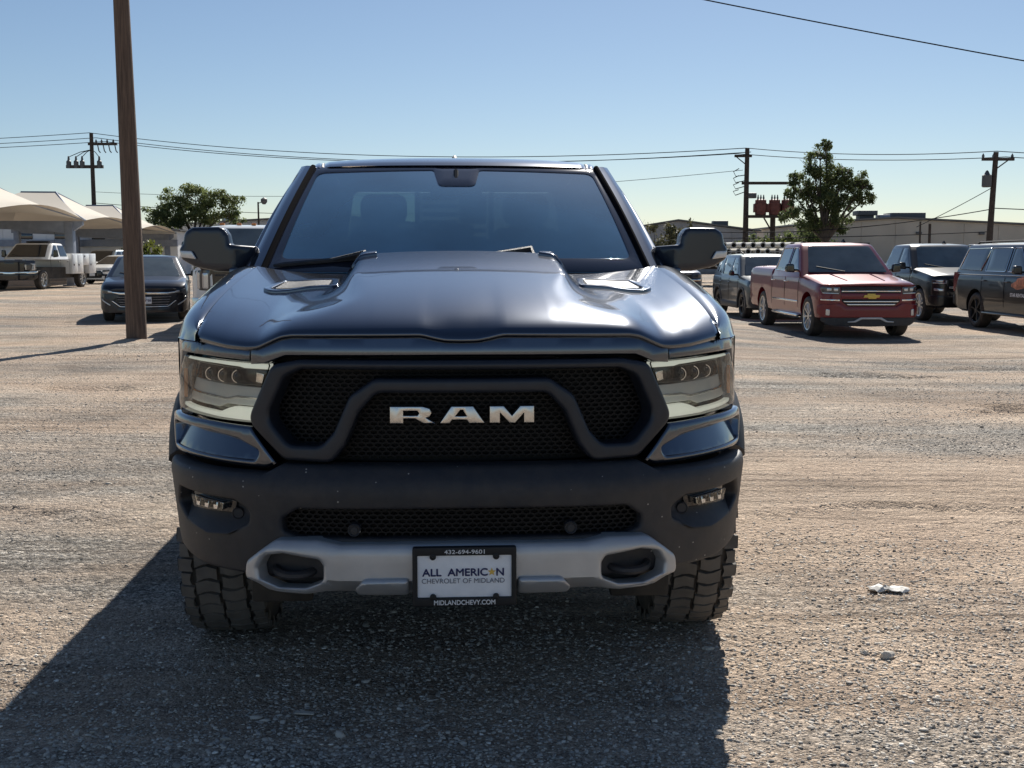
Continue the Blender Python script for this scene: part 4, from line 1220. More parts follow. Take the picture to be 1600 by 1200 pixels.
def boolean_cut(o, cutters):
    for c in cutters:
        m = o.modifiers.new('cut', 'BOOLEAN'); m.operation = 'DIFFERENCE'; m.object = c; m.solver = 'EXACT'
    bpy.context.view_layer.update()
    dg = bpy.context.evaluated_depsgraph_get()
    me = bpy.data.meshes.new_from_object(o.evaluated_get(dg))
    o.modifiers.clear()
    old = o.data; o.data = me; me.name = old.name; bpy.data.meshes.remove(old)
    for c in cutters:
        d = c.data; bpy.data.objects.remove(c); bpy.data.meshes.remove(d)
    me.polygons.foreach_set('use_smooth', [True] * len(me.polygons))
    me.set_sharp_from_angle(angle=R(32))

def simple_wheel(r, w, rimr, spokes, rim_mat, parent, loc, flip):
    h = w / 2
    t = MB().lathe([(-h + .03, rimr), (-h, rimr + .03), (-h - .004, (r + rimr) / 2), (-h + .012, r - .02), (-h + .035, r), (h - .035, r), (h - .012, r - .02), (h + .004, (r + rimr) / 2), (h, rimr + .03), (h - .03, rimr)], (0, 0, 0), 'x', 36).build('wheel', 'rubber_side', parent)
    rm = MB()
    rm.lathe([(-h + .02, rimr + .004), (h - .06, rimr - .03), (h - .015, rimr - .015), (h - .008, rimr + .006)], (0, 0, 0), 'x', 36)
    rm.lathe([(h - .05, .065), (h - .03, .06), (h - .028, .0005)], (0, 0, 0), 'x', 16)
    for k in range(spokes):
        a = 2 * math.pi * k / spokes; c, s = math.cos(a), math.sin(a); rows = []
        for rr, wd, xo in ((.03, .030, h - .04), (rimr * .5, .020, h - .03), (rimr - .01, .036, h - .022)):
            rows.append([(xo - .03, c * rr - s * wd, s * rr + c * wd), (xo, c * rr - s * wd * .6, s * rr + c * wd * .6), (xo, c * rr + s * wd * .6, s * rr - c * wd * .6), (xo - .03, c * rr + s * wd, s * rr - c * wd)])
        rm.loft(rows, True, True)
    rm.build('rim', rim_mat, t)
    MB().lathe([(h - .075, rimr), (h - .075, .0005)], (0, 0, 0), 'x', 24).build('brake_shadow', 'black', t)
    t.location = loc; t.rotation_euler = (random.uniform(0, 6), 0, math.pi if flip else 0)
    return t

def vehicle(name, loc, rz, S):
    """a parked car from its side profile; origin at the middle of the front bumper on the ground, front towards local -y"""
    T_ = empty(name, loc, rz)
    W = S['W'] / 2
    paint = S['paint']
    st = S['stations']           # (y, z_top, width factor, z_bottom)
    ys = []
    rings = []
    # smooth the station table
    A = np.array(st, float)
    yy = sorted(set(list(A[:, 0]) + list(np.linspace(A[0, 0], A[-1, 0], 26))))
    for y in yy:
        zt, wf, zb = (float(np.interp(y, A[:, 0], A[:, i])) for i in (1, 2, 3))
        w = W * wf
        sh = S.get('shoulder', .10)
        half = [(w * .55, zb), (w * .86, zb + .004), (w * .965, zb + .06), (w * .992, zb + .2), (w, zb + (zt - zb) * .52), (w * .992, zt - sh * 2.2), (w * .975, zt - sh), (w * .94, zt - sh * .35), (w * .87, zt - .004), (w * .55, zt + .012), (w * .2, zt + .018)]
        ring = [(x, y, z) for x, z in half] + [(-x, y, z) for x, z in reversed(half)]
        rings.append(ring)
    body = MB().loft(rings, True, True).build('body', paint, T_, smooth=32)
    cut = []
    for ya in (S['axf'], S['axf'] + S['wb']):
        c = MB().lathe([(-2, S['tr'] + S.get('gap', .06)), (2, S['tr'] + S.get('gap', .06))], (0, ya, S['tr'] + .02), 'x', 40, True).build('cutter', None, T_)
        cut.append(c)
    boolean_cut(body, cut)
    MB().box(-W * .72, W * .72, .25, S['L'] - .25, S['zb'] + .02, S['zb'] + .5).build('underbody', 'liner', T_, smooth=0)
    for ya in (S['axf'], S['axf'] + S['wb']):
        for sg in (-1, 1):
            simple_wheel(S['tr'], S.get('tw', .25), S.get('rim_r', S['tr'] * .66), S.get('spokes', 6), S.get('rim', 'alloy'), T_, (sg * (W - S.get('tw', .25) / 2 - .015), ya, S['tr']), sg < 0)
            if S.get('cladding'):
                rr = S['tr'] + S.get('gap', .06)
                MB().loft([[(sg * (W * .99 + xo), ya - math.cos(R(d)) * r2, S['tr'] + .02 + math.sin(R(d)) * r2) for r2, xo in ((rr - .01, -.05), (rr - .01, .022), (rr + .05, .020), (rr + .06, -.02))] for d in range(-8, 189, 7)], True, True).build('arch_trim', S['cladding'], T_)
    # greenhouse
    g = S['cab']                 # y_front_base, y_front_top, y_rear_top, y_rear_base, belt, roof, width base factor, width top factor
    fb, ft, rt, rb_, bz, rz_, wb_, wt_ = g
    def ring(t, inset=0.0, z=None):
        w = W * (wb_ + (wt_ - wb_) * t) - inset; a = fb + (ft - fb) * t + inset * 1.5; b = rb_ + (rt - rb_) * t - inset * 1.5
        zz = bz + (rz_ - bz) * t if z is None else z
        q = rpoly([(-w, a + .10, .10), (-w * .72, a, .12), (0, a - .05), (w * .72, a, .12), (w, a + .10, .10), (w, b - .06, .08), (w * .8, b, .05), (-w * .8, b, .05), (-w, b - .06, .08)], 3)
        return [(x, y, zz) for x, y in q]
    dz = rz_ - bz
    cab = MB().loft([ring(-.12), ring(0), ring(.25), ring(.5), ring(.75), ring(.90), ring(.955, .012), ring(.985, .045), ring(1.0, .12, rz_), ring(1.0, .30, rz_ + .022), ring(1.0, .5, rz_ + .03)], True, True).build('cab', paint, T_, smooth=40)
    gm = S.get('glass', 'glass_solid')
    def fx(t): return W * (wb_ + (wt_ - wb_) * t)
    def FSd(sg):
        return lambda u, v, d: (sg * (fx((v - bz) / dz) + .005 - d), u, v)
    for (pts, mat) in S['side_windows']:
        for sg in (-1, 1):
            q = [(p[0], bz + p[1] * dz, .035) for p in pts]
            sw = MB().panel(rpoly(q, 3), FSd(sg), (), .002, .012, .2).build('side_window', mat or gm, T_)
            if S.get('window_trim'):
                loop = [FSd(sg)(a_, b_, -.004) for a_, b_ in rpoly(q, 3)]
                MB().tube(loop + [loop[0]], .011, 5, False).build('window_trim', S['window_trim'], sw)
    def front(u, v, d):
        t = v; w = fx(t) * .86; a = fb + (ft - fb) * t
        x = u * w
        return (x, a - .05 * (1 - abs(u)) + .06 * max(0, abs(u) - .75) - .010 + d, bz + dz * t + .006)
    ws_ = MB().panel(rpoly([(-1, S.get('ws0', .04), .05), (1, S.get('ws0', .04), .05), (.97, .90, .06), (-.97, .90, .06)], 3), front, (), .004, .012, .12).build('windshield', S.get('windshield', gm), T_)
    MB().tube([front(u, S.get('ws0', .04) + .03 + .04 * k, -.012) for k, u in enumerate(np.linspace(-.1, -.8, 5))], .010, 5).build('wiper', 'black', ws_)
    def rear(u, v, d):
        w = fx(v) * .80; b = rb_ + (rt - rb_) * v
        return (u * w, b + .008 - d, bz + dz * v)
    MB().panel(rpoly([(-1, .12, .06), (1, .12, .06), (.97, .88, .06), (-.97, .88, .06)], 3), rear, (), .004, .012, .2).build('rear_window', gm, T_)
    # doors: seams, handles
    for (y0, y1) in S['doors']:
        for sg in (-1, 1):
            for y in (y0, y1):
                zt = float(np.interp(y, A[:, 0], A[:, 1])); sh = S.get('shoulder', .10)
                w = W * float(np.interp(y, A[:, 0], A[:, 2]))
                pts = [(sg * (w * .99 + .001), y, S['zb'] + .2), (sg * (w + .001), y, S['zb'] + (zt - S['zb']) * .52), (sg * (w * .992 + .001), y, zt - sh * 2.2), (sg * (w * .975 + .002), y, zt - sh)]
                MB().tube(pts, .006, 4).build('door_seam', 'black', T_)
            zt = float(np.interp(y1, A[:, 0], A[:, 1]))
            hz = zt - S.get('handle_drop', .20)
            MB().tube([(sg * (W * .985), y1 - .24, hz), (sg * (W + .03), y1 - .21, hz), (sg * (W + .03), y1 - .08, hz), (sg * (W * .985), y1 - .05, hz)], .013, 6).build('door_handle', S.get('handle_mat', paint), T_)
    # mirrors
    mz = S.get('mirror_z', bz + .10); my = S.get('mirror_y', fb + .42)
    for sg in (-1, 1):
        x0, x1 = W * .93, W + S.get('mirror_out', .20)
        hh = S.get('mirror_h', .10)
        MB().panel(rpoly([(x0 + .10, mz - hh * .55, .03), (x1, mz - hh * .45, .04), (x1 - .01, mz + hh * .8, .05), (x0 + .12, mz + hh * .75, .04)], 3), lambda u, v, d, sg=sg: (sg * u, my + d + .25 * max(0, u - x1 + .05), v), (), .025, .10, .04, 4).tube([(sg * (x0 - .05), my + .06, mz - .03), (sg * (x0 + .16), my + .05, mz - .02)], .022, 6).build('door_mirror', S.get('mirror_mat', paint), T_)
    # front face parts on a curve in plan
    PV = Plan([(0, -.004), (W * .45, .004), (W * .72, .035), (W * .86, .09), (W * .95, .19), (W * .99, .30), (W * 1.0, .42)])
    for nm, pts, mat, off, sym in S['front']:
        G_ = PV.F(off, S.get('rake'))
        if sym:
            MB().panel(mirror_poly(PV.poly(pts)), G_, (), .006, .05, .08).build(nm, mat, T_)
        else:
            for sg in (-1, 1):
                MB().panel(PV.poly(pts, sign=sg), G_, (), .006, .05, .06).build(nm, mat, T_)
    for nm, mb, mat in S.get('extra', []):
        mb.build(nm, mat, T_)
    return T_

def box_(*a): return MB().box(*a)
def bowtie(z, s, y):
    o = [(-.19, -.03), (-.085, -.03), (-.075, -.06), (.095, -.06), (.105, -.03), (.165, -.03), (.19, .03), (.085, .03), (.075, .06), (-.095, .06), (-.105, .03), (-.165, .03)]
    return MB().panel([(a * s, z + b * s) for a, b in o], lambda u, v, d: (u, y + d, v), (), .004, .02, .2)

# full-size crew-cab pickup
def crew_pickup(W=2.03, hood=1.10, H=1.90):
    return dict(W=W, L=5.85, wb=3.64, axf=.93, tr=.405, tw=.27, zb=.36, gap=.075,
        stations=[(0, hood - .17, .45, .40), (.004, hood - .12, .60, .40), (.035, hood - .06, .74, .37), (.09, hood - .025, .88, .36), (.19, hood, .96, .35), (.32, hood + .02, .995, .35), (1.0, hood + .10, 1.0, .35), (1.45, hood + .15, 1.0, .35), (1.5, 1.285, 1.0, .35), (3.75, 1.30, 1.0, .35), (3.78, 1.37, 1.0, .37), (5.6, 1.38, 1.0, .40), (5.8, 1.37, .985, .45), (5.85, 1.30, .95, .50)],
        cab=(1.40, 2.22, 3.52, 3.78, 1.26, H, .965, .76), side_windows=[([(1.72, .08), (2.58, .08), (2.58, .86), (2.32, .86)], None), ([(2.68, .08), (3.58, .10), (3.46, .84), (2.68, .86)], None)],
        doors=[(1.58, 2.63), (2.63, 3.70)], mirror_y=1.72, mirror_z=1.36, mirror_h=.14, mirror_out=.22)

S = crew_pickup()
S.update(paint='red_paint', rim='alloy', spokes=10, rim_r=.285, glass='glass_solid', windshield='glass_dusty', window_trim='trim_chrome', handle_mat='trim_chrome', mirror_mat='gloss_black')
S['front'] = [
    ('hood_lip', [(0, 1.045), (.90, 1.03, .02), (.90, 1.07, .02), (0, 1.09)], 'red_paint', -.012, True),
    ('grille', [(0, .645), (.46, .645, .03), (.60, .75, .03), (.60, 1.035, .01), (0, 1.035)], 'black', -.010, True),
    ('grille_bar', [(0, .928), (.59, .925), (.59, .952), (0, .955)], 'trim_chrome', -.024, True),
    ('grille_bar', [(0, .975), (.59, .97), (.59, .99), (0, .995)], 'gloss_black', -.020, True),
    ('grille_crossbar', [(0, .785), (.60, .785), (.60, .90), (0, .90)], 'red_paint', -.028, True),
    ('grille_bar', [(0, .722), (.53, .722), (.56, .748), (0, .75)], 'trim_chrome', -.026, True),
    ('grille_bar', [(0, .662), (.46, .662), (.50, .69), (0, .69)], 'trim_chrome', -.026, True),
    ('headlight', [(.62, .875, .02), (.93, .89, .03), (.97, 1.0, .03), (.93, 1.035, .02), (.62, 1.025, .02)], 'lamp_dark', -.012, False),
    ('light_guide', [(.64, .885), (.92, .895), (.93, .915), (.64, .905)], 'lamp_clear', -.020, False),
    ('lamp_unit', [(.66, .94, .02), (.74, .94, .02), (.74, 1.0, .02), (.66, 1.0, .02)], 'lamp_clear', -.018, False),
    ('lamp_unit', [(.78, .945, .02), (.86, .945, .02), (.86, 1.005, .02), (.78, 1.005, .02)], 'lamp_clear', -.018, False),
    ('chrome_strip', [(.62, .742), (.95, .755), (.95, .785), (.62, .778)], 'trim_chrome', -.018, False),
    ('bumper', [(0, .42), (.90, .42, .05), (.985, .50, .06), (.985, .66, .05), (.62, .70, .04), (.50, .635, .03), (0, .632)], 'red_paint', -.040, True),
    ('fog_lamp', [(.80, .455, .02), (.86, .465, .02), (.86, .59, .02), (.80, .58, .02)], 'lamp_clear', -.055, False),
    ('lower_valance', [(0, .24), (.80, .26, .05), (.95, .36, .04), (.93, .425), (0, .425)], 'plastic', -.020, True),
    ('skid_trim', [(0, .385), (.18, .385, .02), (.30, .325, .02), (.46, .32, .01), (.46, .345, .01), (.33, .355, .02), (.21, .425, .02), (0, .425)], 'silver', -.045, True)]
S['extra'] = [('bowtie_emblem', bowtie(.842, .88, -.055), 'gold'), ('roof_antenna', MB().loft([[(.30 + x * k, 2.75 + y * k, z) for x, y in ((-.03, -.1), (.03, -.1), (.03, .1), (-.03, .1))] for k, z in ((1, 1.92), (.7, 1.95), (.25, 2.0))], True, True), 'black')]
for sg in (-1, 1):
    S['extra'] += [('running_board', MB().box(min(sg * .93, sg * 1.05), max(sg * .93, sg * 1.05), 1.55, 3.55, .36, .42, .02), 'trim_chrome'), ('side_molding', MB().box(min(sg * 1.0, sg * 1.022), max(sg * 1.0, sg * 1.022), 1.62, 3.62, .66, .70, .006), 'trim_chrome'), ('hood_crease', MB().tube([(sg * .38, .35, 1.135), (sg * .42, 1.3, 1.25)], .018, 6), 'red_paint')]
o = vehicle('parked_pickup', (7.10, 22.7, -.20), R(2), S)
tag(o, 'dark red crew-cab pickup with chrome grille bars and a gold emblem', 'pickup truck', 'vehicles parked in the lot')

S = crew_pickup(2.06, 1.17, 1.93)
S.update(paint='black_paint', rim='alloy', spokes=12, rim_r=.29, windshield='glass_dusty', mirror_mat='black_paint')
S['front'] = [
    ('grille', [(0, .62), (.62, .62, .03), (.66, .80), (.62, 1.08, .02), (0, 1.08)], 'gloss_black', -.012, True),
    ('headlight', [(.64, .93, .02), (.97, .95, .03), (.97, 1.06, .03), (.64, 1.05, .02)], 'lamp_dark', -.014, False),
    ('light_guide', [(.66, .945, .01), (.95, .96, .01), (.95, .985, .01), (.69, .972), (.69, 1.03), (.66, 1.03)], 'lamp_clear', -.022, False),
    ('lamp_unit', [(.74, .99, .02), (.90, .995, .02), (.90, 1.04, .02), (.74, 1.035, .02)], 'lamp_clear', -.02, False),
    ('grille_bar', [(0, .83), (.60, .83), (.60, .88), (0, .88)], 'trim_chrome', -.025, True),
    ('fog_lamp', [(.72, .76, .02), (.93, .78, .02), (.93, .84, .02), (.72, .82, .02)], 'lamp_clear', -.02, False),
    ('bumper', [(0, .40), (.92, .40, .05), (1.0, .5, .05), (1.0, .66, .05), (0, .64)], 'black_paint', -.04, True)]
S['extra'] = [('roof_antenna', MB().loft([[(.30 + x * k, 2.75 + y * k, z) for x, y in ((-.03, -.1), (.03, -.1), (.03, .1), (-.03, .1))] for k, z in ((1, 1.95), (.7, 1.98), (.25, 2.03))], True, True), 'black')]
o = vehicle('parked_pickup', (11.35, 28.25, -.20), R(1), S)
tag(o, 'black crew-cab pickup between the red pickup and the black SUV', 'pickup truck', 'vehicles parked in the lot')

S = crew_pickup(2.03, 1.10, 1.88)
S.update(paint='navy_paint', rim='alloy_dark', spokes=6)
S['front'] = [
    ('grille', [(0, .66), (.60, .66, .03), (.62, 1.02, .02), (0, 1.02)], 'black', -.012, True),
    ('grille_bar', [(0, .82), (.90, .82), (.90, .87), (0, .87)], 'trim_chrome', -.026, True),
    ('headlight', [(.64, .90, .02), (.95, .92, .03), (.95, 1.03, .03), (.64, 1.02, .02)], 'lamp_dark', -.014, False),
    ('marker', [(.66, .80, .01), (.93, .82, .01), (.93, .87, .01), (.66, .86, .01)], 'amber', -.02, False),
    ('bumper', [(0, .42), (.92, .42, .05), (.99, .5, .05), (.99, .66, .05), (0, .64)], 'navy_paint', -.04, True),
    ('bumper_trim', [(0, .52), (.70, .52, .02), (.78, .60, .02), (.96, .62, .02), (.96, .65), (.76, .64, .02), (.68, .56, .02), (0, .56)], 'trim_chrome', -.05, True)]
o = vehicle('parked_pickup', (5.15, 36.8, -.19), R(3), S)
tag(o, 'dark blue pickup half hidden below the right door mirror of the big pickup', 'pickup truck', 'vehicles parked in the lot')

# heavy-duty white pickup beside the dark sedan
S = crew_pickup(2.08, 1.30, 2.04)
S['stations'] = [(0, 1.16, .45, .45), (.004, 1.22, .62, .45), (.035, 1.28, .78, .42), (.09, 1.31, .92, .42), (.19, 1.33, .98, .42), (.32, 1.35, 1.0, .42), (1.45, 1.44, 1.0, .42), (1.5, 1.42, 1.0, .42), (3.75, 1.42, 1.0, .42), (3.78, 1.48, 1.0, .42), (5.6, 1.48, 1.0, .45), (5.85, 1.40, .95, .55)]
S['cab'] = (1.40, 2.15, 3.52, 3.78, 1.40, 2.02, .965, .80)
S.update(paint='white_paint', rim='alloy', spokes=8, tr=.42, zb=.42, windshield='glass_dusty', mirror_mat='gloss_black', mirror_z=1.52, mirror_h=.24, mirror_out=.30)
S['front'] = [
    ('grille', [(0, .70), (.66, .70, .03), (.68, 1.24, .03), (0, 1.26)], 'gloss_black', -.014, True),
    ('grille_bar', [(0, 1.08), (.62, 1.08), (.62, 1.11), (0, 1.11)], 'plastic', -.026, True),
    ('grille_bar', [(0, .90), (.62, .90), (.62, .93), (0, .93)], 'plastic', -.026, True),
    ('nose_panel', [(.66, .70), (1.0, .72, .03), (1.0, 1.27, .05), (.66, 1.27)], 'gloss_black', -.010, False),
    ('headlight', [(.71, .82, .02), (.94, .84, .03), (.96, 1.18, .03), (.71, 1.19, .02)], 'lamp_dark', -.024, False),
    ('lamp_unit', [(.74, .86, .03), (.84, .86, .03), (.84, 1.14, .03), (.74, 1.14, .03)], 'lamp_clear', -.034, False),
    ('light_guide', [(.88, .86, .01), (.92, .86, .01), (.92, 1.15, .01), (.88, 1.15, .01)], 'lamp_clear', -.034, False),
    ('bumper', [(0, .46), (.95, .46, .05), (1.01, .52, .05), (1.01, .70, .04), (0, .68)], 'trim_chrome', -.05, True)]
S['extra'] = [('cab_marker_light', MB().box(x - .05, x + .05, 2.32, 2.42, 2.03, 2.075, .015), 'amber') for x in (-.6, -.28, 0, .28, .6)]
o = vehicle('parked_pickup', (-4.62, 20.4, 0), R(11), S)
tag(o, 'white heavy-duty pickup with roof marker lights, behind the left door mirror', 'pickup truck', 'vehicles parked in the lot')

# grey compact SUV
S = dict(W=1.86, L=4.4, wb=2.68, axf=.86, tr=.355, tw=.235, zb=.24, gap=.05, shoulder=.09, paint='grey_paint', rim='alloy_dark', spokes=5, glass='glass_solid', windshield='glass_dusty', cladding='plastic',
    stations=[(0, .80, .45, .32), (.005, .86, .62, .30), (.04, .93, .78, .28), (.1, .98, .90, .26), (.2, 1.01, .97, .24), (.35, 1.03, 1.0, .24), (1.05, 1.10, 1.0, .24), (1.2, 1.12, 1.0, .24), (4.1, 1.14, 1.0, .26), (4.3, 1.10, .97, .34), (4.4, .98, .9, .42)],
    cab=(1.05, 1.85, 3.95, 4.28, 1.08, 1.66, .955, .76), side_windows=[([(1.42, .08), (2.22, .08), (2.22, .86), (1.95, .86)], None), ([(2.32, .08), (3.2, .10), (3.2, .86), (2.32, .86)], None), ([(3.3, .12), (3.85, .2), (3.75, .82), (3.3, .86)], None)],
    doors=[(1.28, 2.27), (2.27, 3.25)], mirror_y=1.42, mirror_z=1.16, mirror_h=.11, mirror_out=.18, mirror_mat='gloss_black')
S['front'] = [('grille', [(0, .62), (.55, .62, .03), (.6, .90, .03), (0, .90)], 'gloss_black', -.012, True), ('headlight', [(.6, .80, .02), (.88, .82, .03), (.88, .92, .03), (.6, .90, .02)], 'lamp_clear', -.014, False), ('bumper', [(0, .30), (.82, .30, .05), (.90, .4, .05), (.88, .58, .05), (0, .58)], 'plastic', -.02, True)]
S['extra'] = []
for sg in (-1, 1):
    S['extra'] += [('roof_rail', MB().tube([(sg * .60, 2.0, 1.68), (sg * .62, 2.2, 1.745), (sg * .62, 3.6, 1.74), (sg * .60, 3.85, 1.68)], .02, 6), 'black'), ('sill_cladding', MB().box(min(sg * .88, sg * .945), max(sg * .88, sg * .945), 1.25, 3.1, .25, .42, .03), 'plastic')]
o = vehicle('parked_suv', (6.98, 29.3, -.20), R(3), S)
tag(o, 'grey green compact SUV with roof rails behind the bed of the red pickup', 'SUV', 'vehicles parked in the lot')

# black full-size SUV cut by the picture edge
S = dict(W=2.05, L=5.35, wb=3.07, axf=.95, tr=.40, tw=.27, zb=.32, gap=.07, shoulder=.10, paint='black_paint', rim='alloy_dark', spokes=6, rim_r=.28, glass='glass_solid', window_trim='trim_chrome',
    stations=[(0, 1.0, .45, .40), (.005, 1.06, .62, .38), (.04, 1.12, .78, .36), (.1, 1.15, .90, .34), (.2, 1.17, .97, .32), (.35, 1.18, 1.0, .32), (1.3, 1.26, 1.0, .32), (1.4, 1.27, 1.0, .32), (4.95, 1.29, 1.0, .34), (5.2, 1.28, .975, .40), (5.32, 1.20, .92, .46), (5.35, 1.0, .88, .52)],
    cab=(1.30, 2.10, 4.95, 5.24, 1.24, 1.90, .96, .77), side_windows=[([(1.68, .08), (2.55, .08), (2.55, .86), (2.25, .86)], None), ([(2.66, .08), (3.62, .08), (3.62, .86), (2.66, .86)], None)],
    doors=[(1.5, 2.6), (2.6, 3.72)], mirror_y=1.70, mirror_z=1.32, mirror_h=.14, mirror_out=.22)
S['side_windows'].append(([(3.86, .10), (5.05, .12), (4.86, .84), (3.66, .86), (3.76, .4)], None))
S['front'] = [('grille', [(0, .62), (.6, .62, .03), (.62, 1.05, .03), (0, 1.05)], 'gloss_black', -.012, True), ('headlight', [(.66, .88, .02), (.97, .9, .03), (.97, 1.05, .03), (.66, 1.03, .02)], 'lamp_clear', -.014, False), ('bumper', [(0, .36), (.9, .36, .05), (1.0, .45, .05), (1.0, .6, .05), (0, .6)], 'black_paint', -.03, True)]
S['extra'] = [('rear_spoiler', MB().box(-.72, .72, 4.86, 5.20, 1.845, 1.90, .02), 'black_paint'), ('rear_bumper', MB().box(-.95, .95, 5.22, 5.42, .46, .74, .06), 'plastic')]
for sg in (-1, 1):
    S['extra'] += [('tail_light', MB().loft([[(sg * (1.0 - .0 + a), y_, z_) for a, y_ in ((-.10, y1_ + .03), (.006, y1_), (.012, y0_), (-.10, y0_))] for z_, y0_, y1_ in ((.80, 5.16, 5.24), (.95, 5.06, 5.25), (1.18, 4.98, 5.24), (1.25, 5.0, 5.22))], True, True), 'red_lens'),
                   ('running_board', MB().box(min(sg * .93, sg * 1.06), max(sg * .93, sg * 1.06), 1.45, 3.6, .34, .39, .02), 'black_paint'), ('roof_rail', MB().tube([(sg * .66, 2.3, 1.90), (sg * .68, 2.5, 1.96), (sg * .68, 4.6, 1.95), (sg * .66, 4.8, 1.89)], .02, 6), 'black'),
                   ('belt_molding', MB().box(min(sg * .985, sg * 1.012), max(sg * .985, sg * 1.012), 1.4, 5.0, 1.205, 1.222, .005), 'trim_chrome')]
# rear wheel stands at about (9.4, 23.6)
rot = R(2)
px_, py_ = 10.6, 26.3
lx, ly = -1.02, .95 + 3.07
o = vehicle('parked_suv', (px_ - (math.cos(rot) * lx - math.sin(rot) * ly), py_ - (math.sin(rot) * lx + math.cos(rot) * ly), -.20), rot, S)
tag(o, 'black full-size SUV with an orange door decal, cut off by the picture edge', 'SUV', 'vehicles parked in the lot')
M['decal_orange'] = add_noise(principled('decal_orange', (.55, .20, .10), .5), 9, .6)
dc = [(a_ - .72, b_) for a_, b_ in [(2.98, .98), (2.72, .92), (2.2, .98), (2.1, 1.12), (2.35, 1.2), (2.7, 1.16), (2.80, 1.09), (2.98, 1.04)]]
MB().panel(dc, lambda u, v, d: (-(1.02 + .006 - d), u, v), (), .001, .012, .1).build('door_decal', 'decal_orange', o)
text_mesh('door_lettering', 'STAR RENTALS', .105, M['white_ink'], o, (-1.031, 1.93, .80), rot=(R(90), 0, R(-90)), bold=.003)

# sedans
def sedan():
    S = dict(W=1.85, L=4.9, wb=2.83, axf=.92, tr=.335, tw=.225, zb=.20, gap=.045, shoulder=.09,
        stations=[(0, .60, .45, .26), (.005, .66, .62, .24), (.04, .73, .78, .22), (.1, .78, .90, .20), (.22, .83, .97, .20), (.4, .87, 1.0, .19), (1.2, .96, 1.0, .19), (1.4, .97, 1.0, .19), (4.0, 1.02, 1.0, .2), (4.6, 1.0, .97, .26), (4.85, .92, .9, .34), (4.9, .8, .86, .38)],
        cab=(1.20, 2.15, 3.45, 4.25, .94, 1.43, .95, .70), side_windows=[([(1.85, .08), (2.55, .08), (2.55, .86), (2.32, .84)], None), ([(2.65, .08), (3.72, .12), (3.35, .82), (2.65, .86)], None)],
        doors=[(1.5, 2.6), (2.6, 3.6)], mirror_y=1.72, mirror_z=1.02, mirror_h=.10, mirror_out=.17)
    return S
S = sedan(); S.update(paint='dark_sedan_paint', windshield='glass_dusty', rim='alloy', spokes=10, mirror_mat='black_paint')
S['front'] = [
    ('hood_edge', [(0, .685), (.60, .68, .02), (.72, .70, .02), (.60, .735, .02), (0, .745)], 'dark_sedan_paint', -.006, True),
    ('grille', [(0, .33), (.50, .34, .04), (.66, .47, .03), (.50, .585, .03), (0, .60)], 'black', -.012, True),
    ('grille_outline', [(0, .322), (.50, .332, .04), (.68, .47, .02), (.64, .47, .02), (.49, .352, .03), (0, .342)], 'trim_chrome', -.022, True),
    ('grille_crossbar', [(0, .605), (.50, .60, .02), (.70, .655, .02), (.72, .675), (.48, .645, .02), (0, .65)], 'trim_chrome', -.018, True),
    ('headlight', [(.56, .60, .02), (.86, .63, .03), (.88, .72, .03), (.72, .71, .02)], 'lamp_dark', -.012, False),
    ('lamp_unit', [(.66, .635, .015), (.74, .645, .015), (.74, .69, .015), (.66, .68, .015)], 'lamp_clear', -.02, False),
    ('bumper', [(0, .20), (.80, .21, .05), (.90, .30, .05), (.90, .56, .05), (.70, .54, .02), (.66, .44, .02), (.50, .325, .02), (0, .315)], 'dark_sedan_paint', -.010, True),
    ('daytime_strip', [(.70, .36, .01), (.86, .48, .01), (.87, .52, .01), (.69, .385, .01)], 'lamp_clear', -.022, False),
    ('licence_plate', [(0, .40), (.155, .40, .01), (.155, .55, .01), (0, .55)], 'white_plate', -.032, True)]
for k in range(4):
    z = .37 + k * .055
    S['front'].append(('grille_bar', [(0, z), (.50 + .02 * k, z + .008), (.50 + .02 * k, z + .018), (0, z + .010)], 'trim_chrome', -.018, True))
S['extra'] = [('bowtie_emblem', bowtie(.63, .34, -.03), 'gold')]
o = vehicle('parked_sedan', (-7.98, 24.9, 0), R(15), S)
tag(o, 'dark sedan with a white front plate behind the timber pole', 'sedan', 'vehicles parked in the lot')
text_mesh('plate_lettering', 'TBC-8958', .068, M['navy_ink'], o, (0, -.0385, .468), bold=.002)
text_mesh('plate_lettering', 'TEXAS', .034, M['navy_ink'], o, (0, -.0385, .525), bold=.0006)

S = sedan(); S.update(paint='white_paint', rim='alloy', spokes=5)
S['front'] = [('grille', [(0, .30), (.52, .31, .04), (.64, .52, .03), (.5, .66, .03), (0, .67)], 'black', -.012, True), ('headlight', [(.58, .60, .02), (.88, .64, .03), (.88, .72, .03), (.60, .70, .02)], 'lamp_dark', -.012, False), ('licence_plate', [(0, .40), (.155, .40, .01), (.155, .55, .01), (0, .55)], 'white_plate', -.03, True), ('air_intake', [(.68, .26, .03), (.88, .30, .03), (.88, .46, .03), (.70, .42, .02)], 'black', -.014, False)]
o = vehicle('parked_sedan', (-21.15, 58.0, 0), R(-16), S)
tag(o, 'white and dark sedan parked under the shade canopy beside its column', 'sedan', 'vehicles parked in the lot')

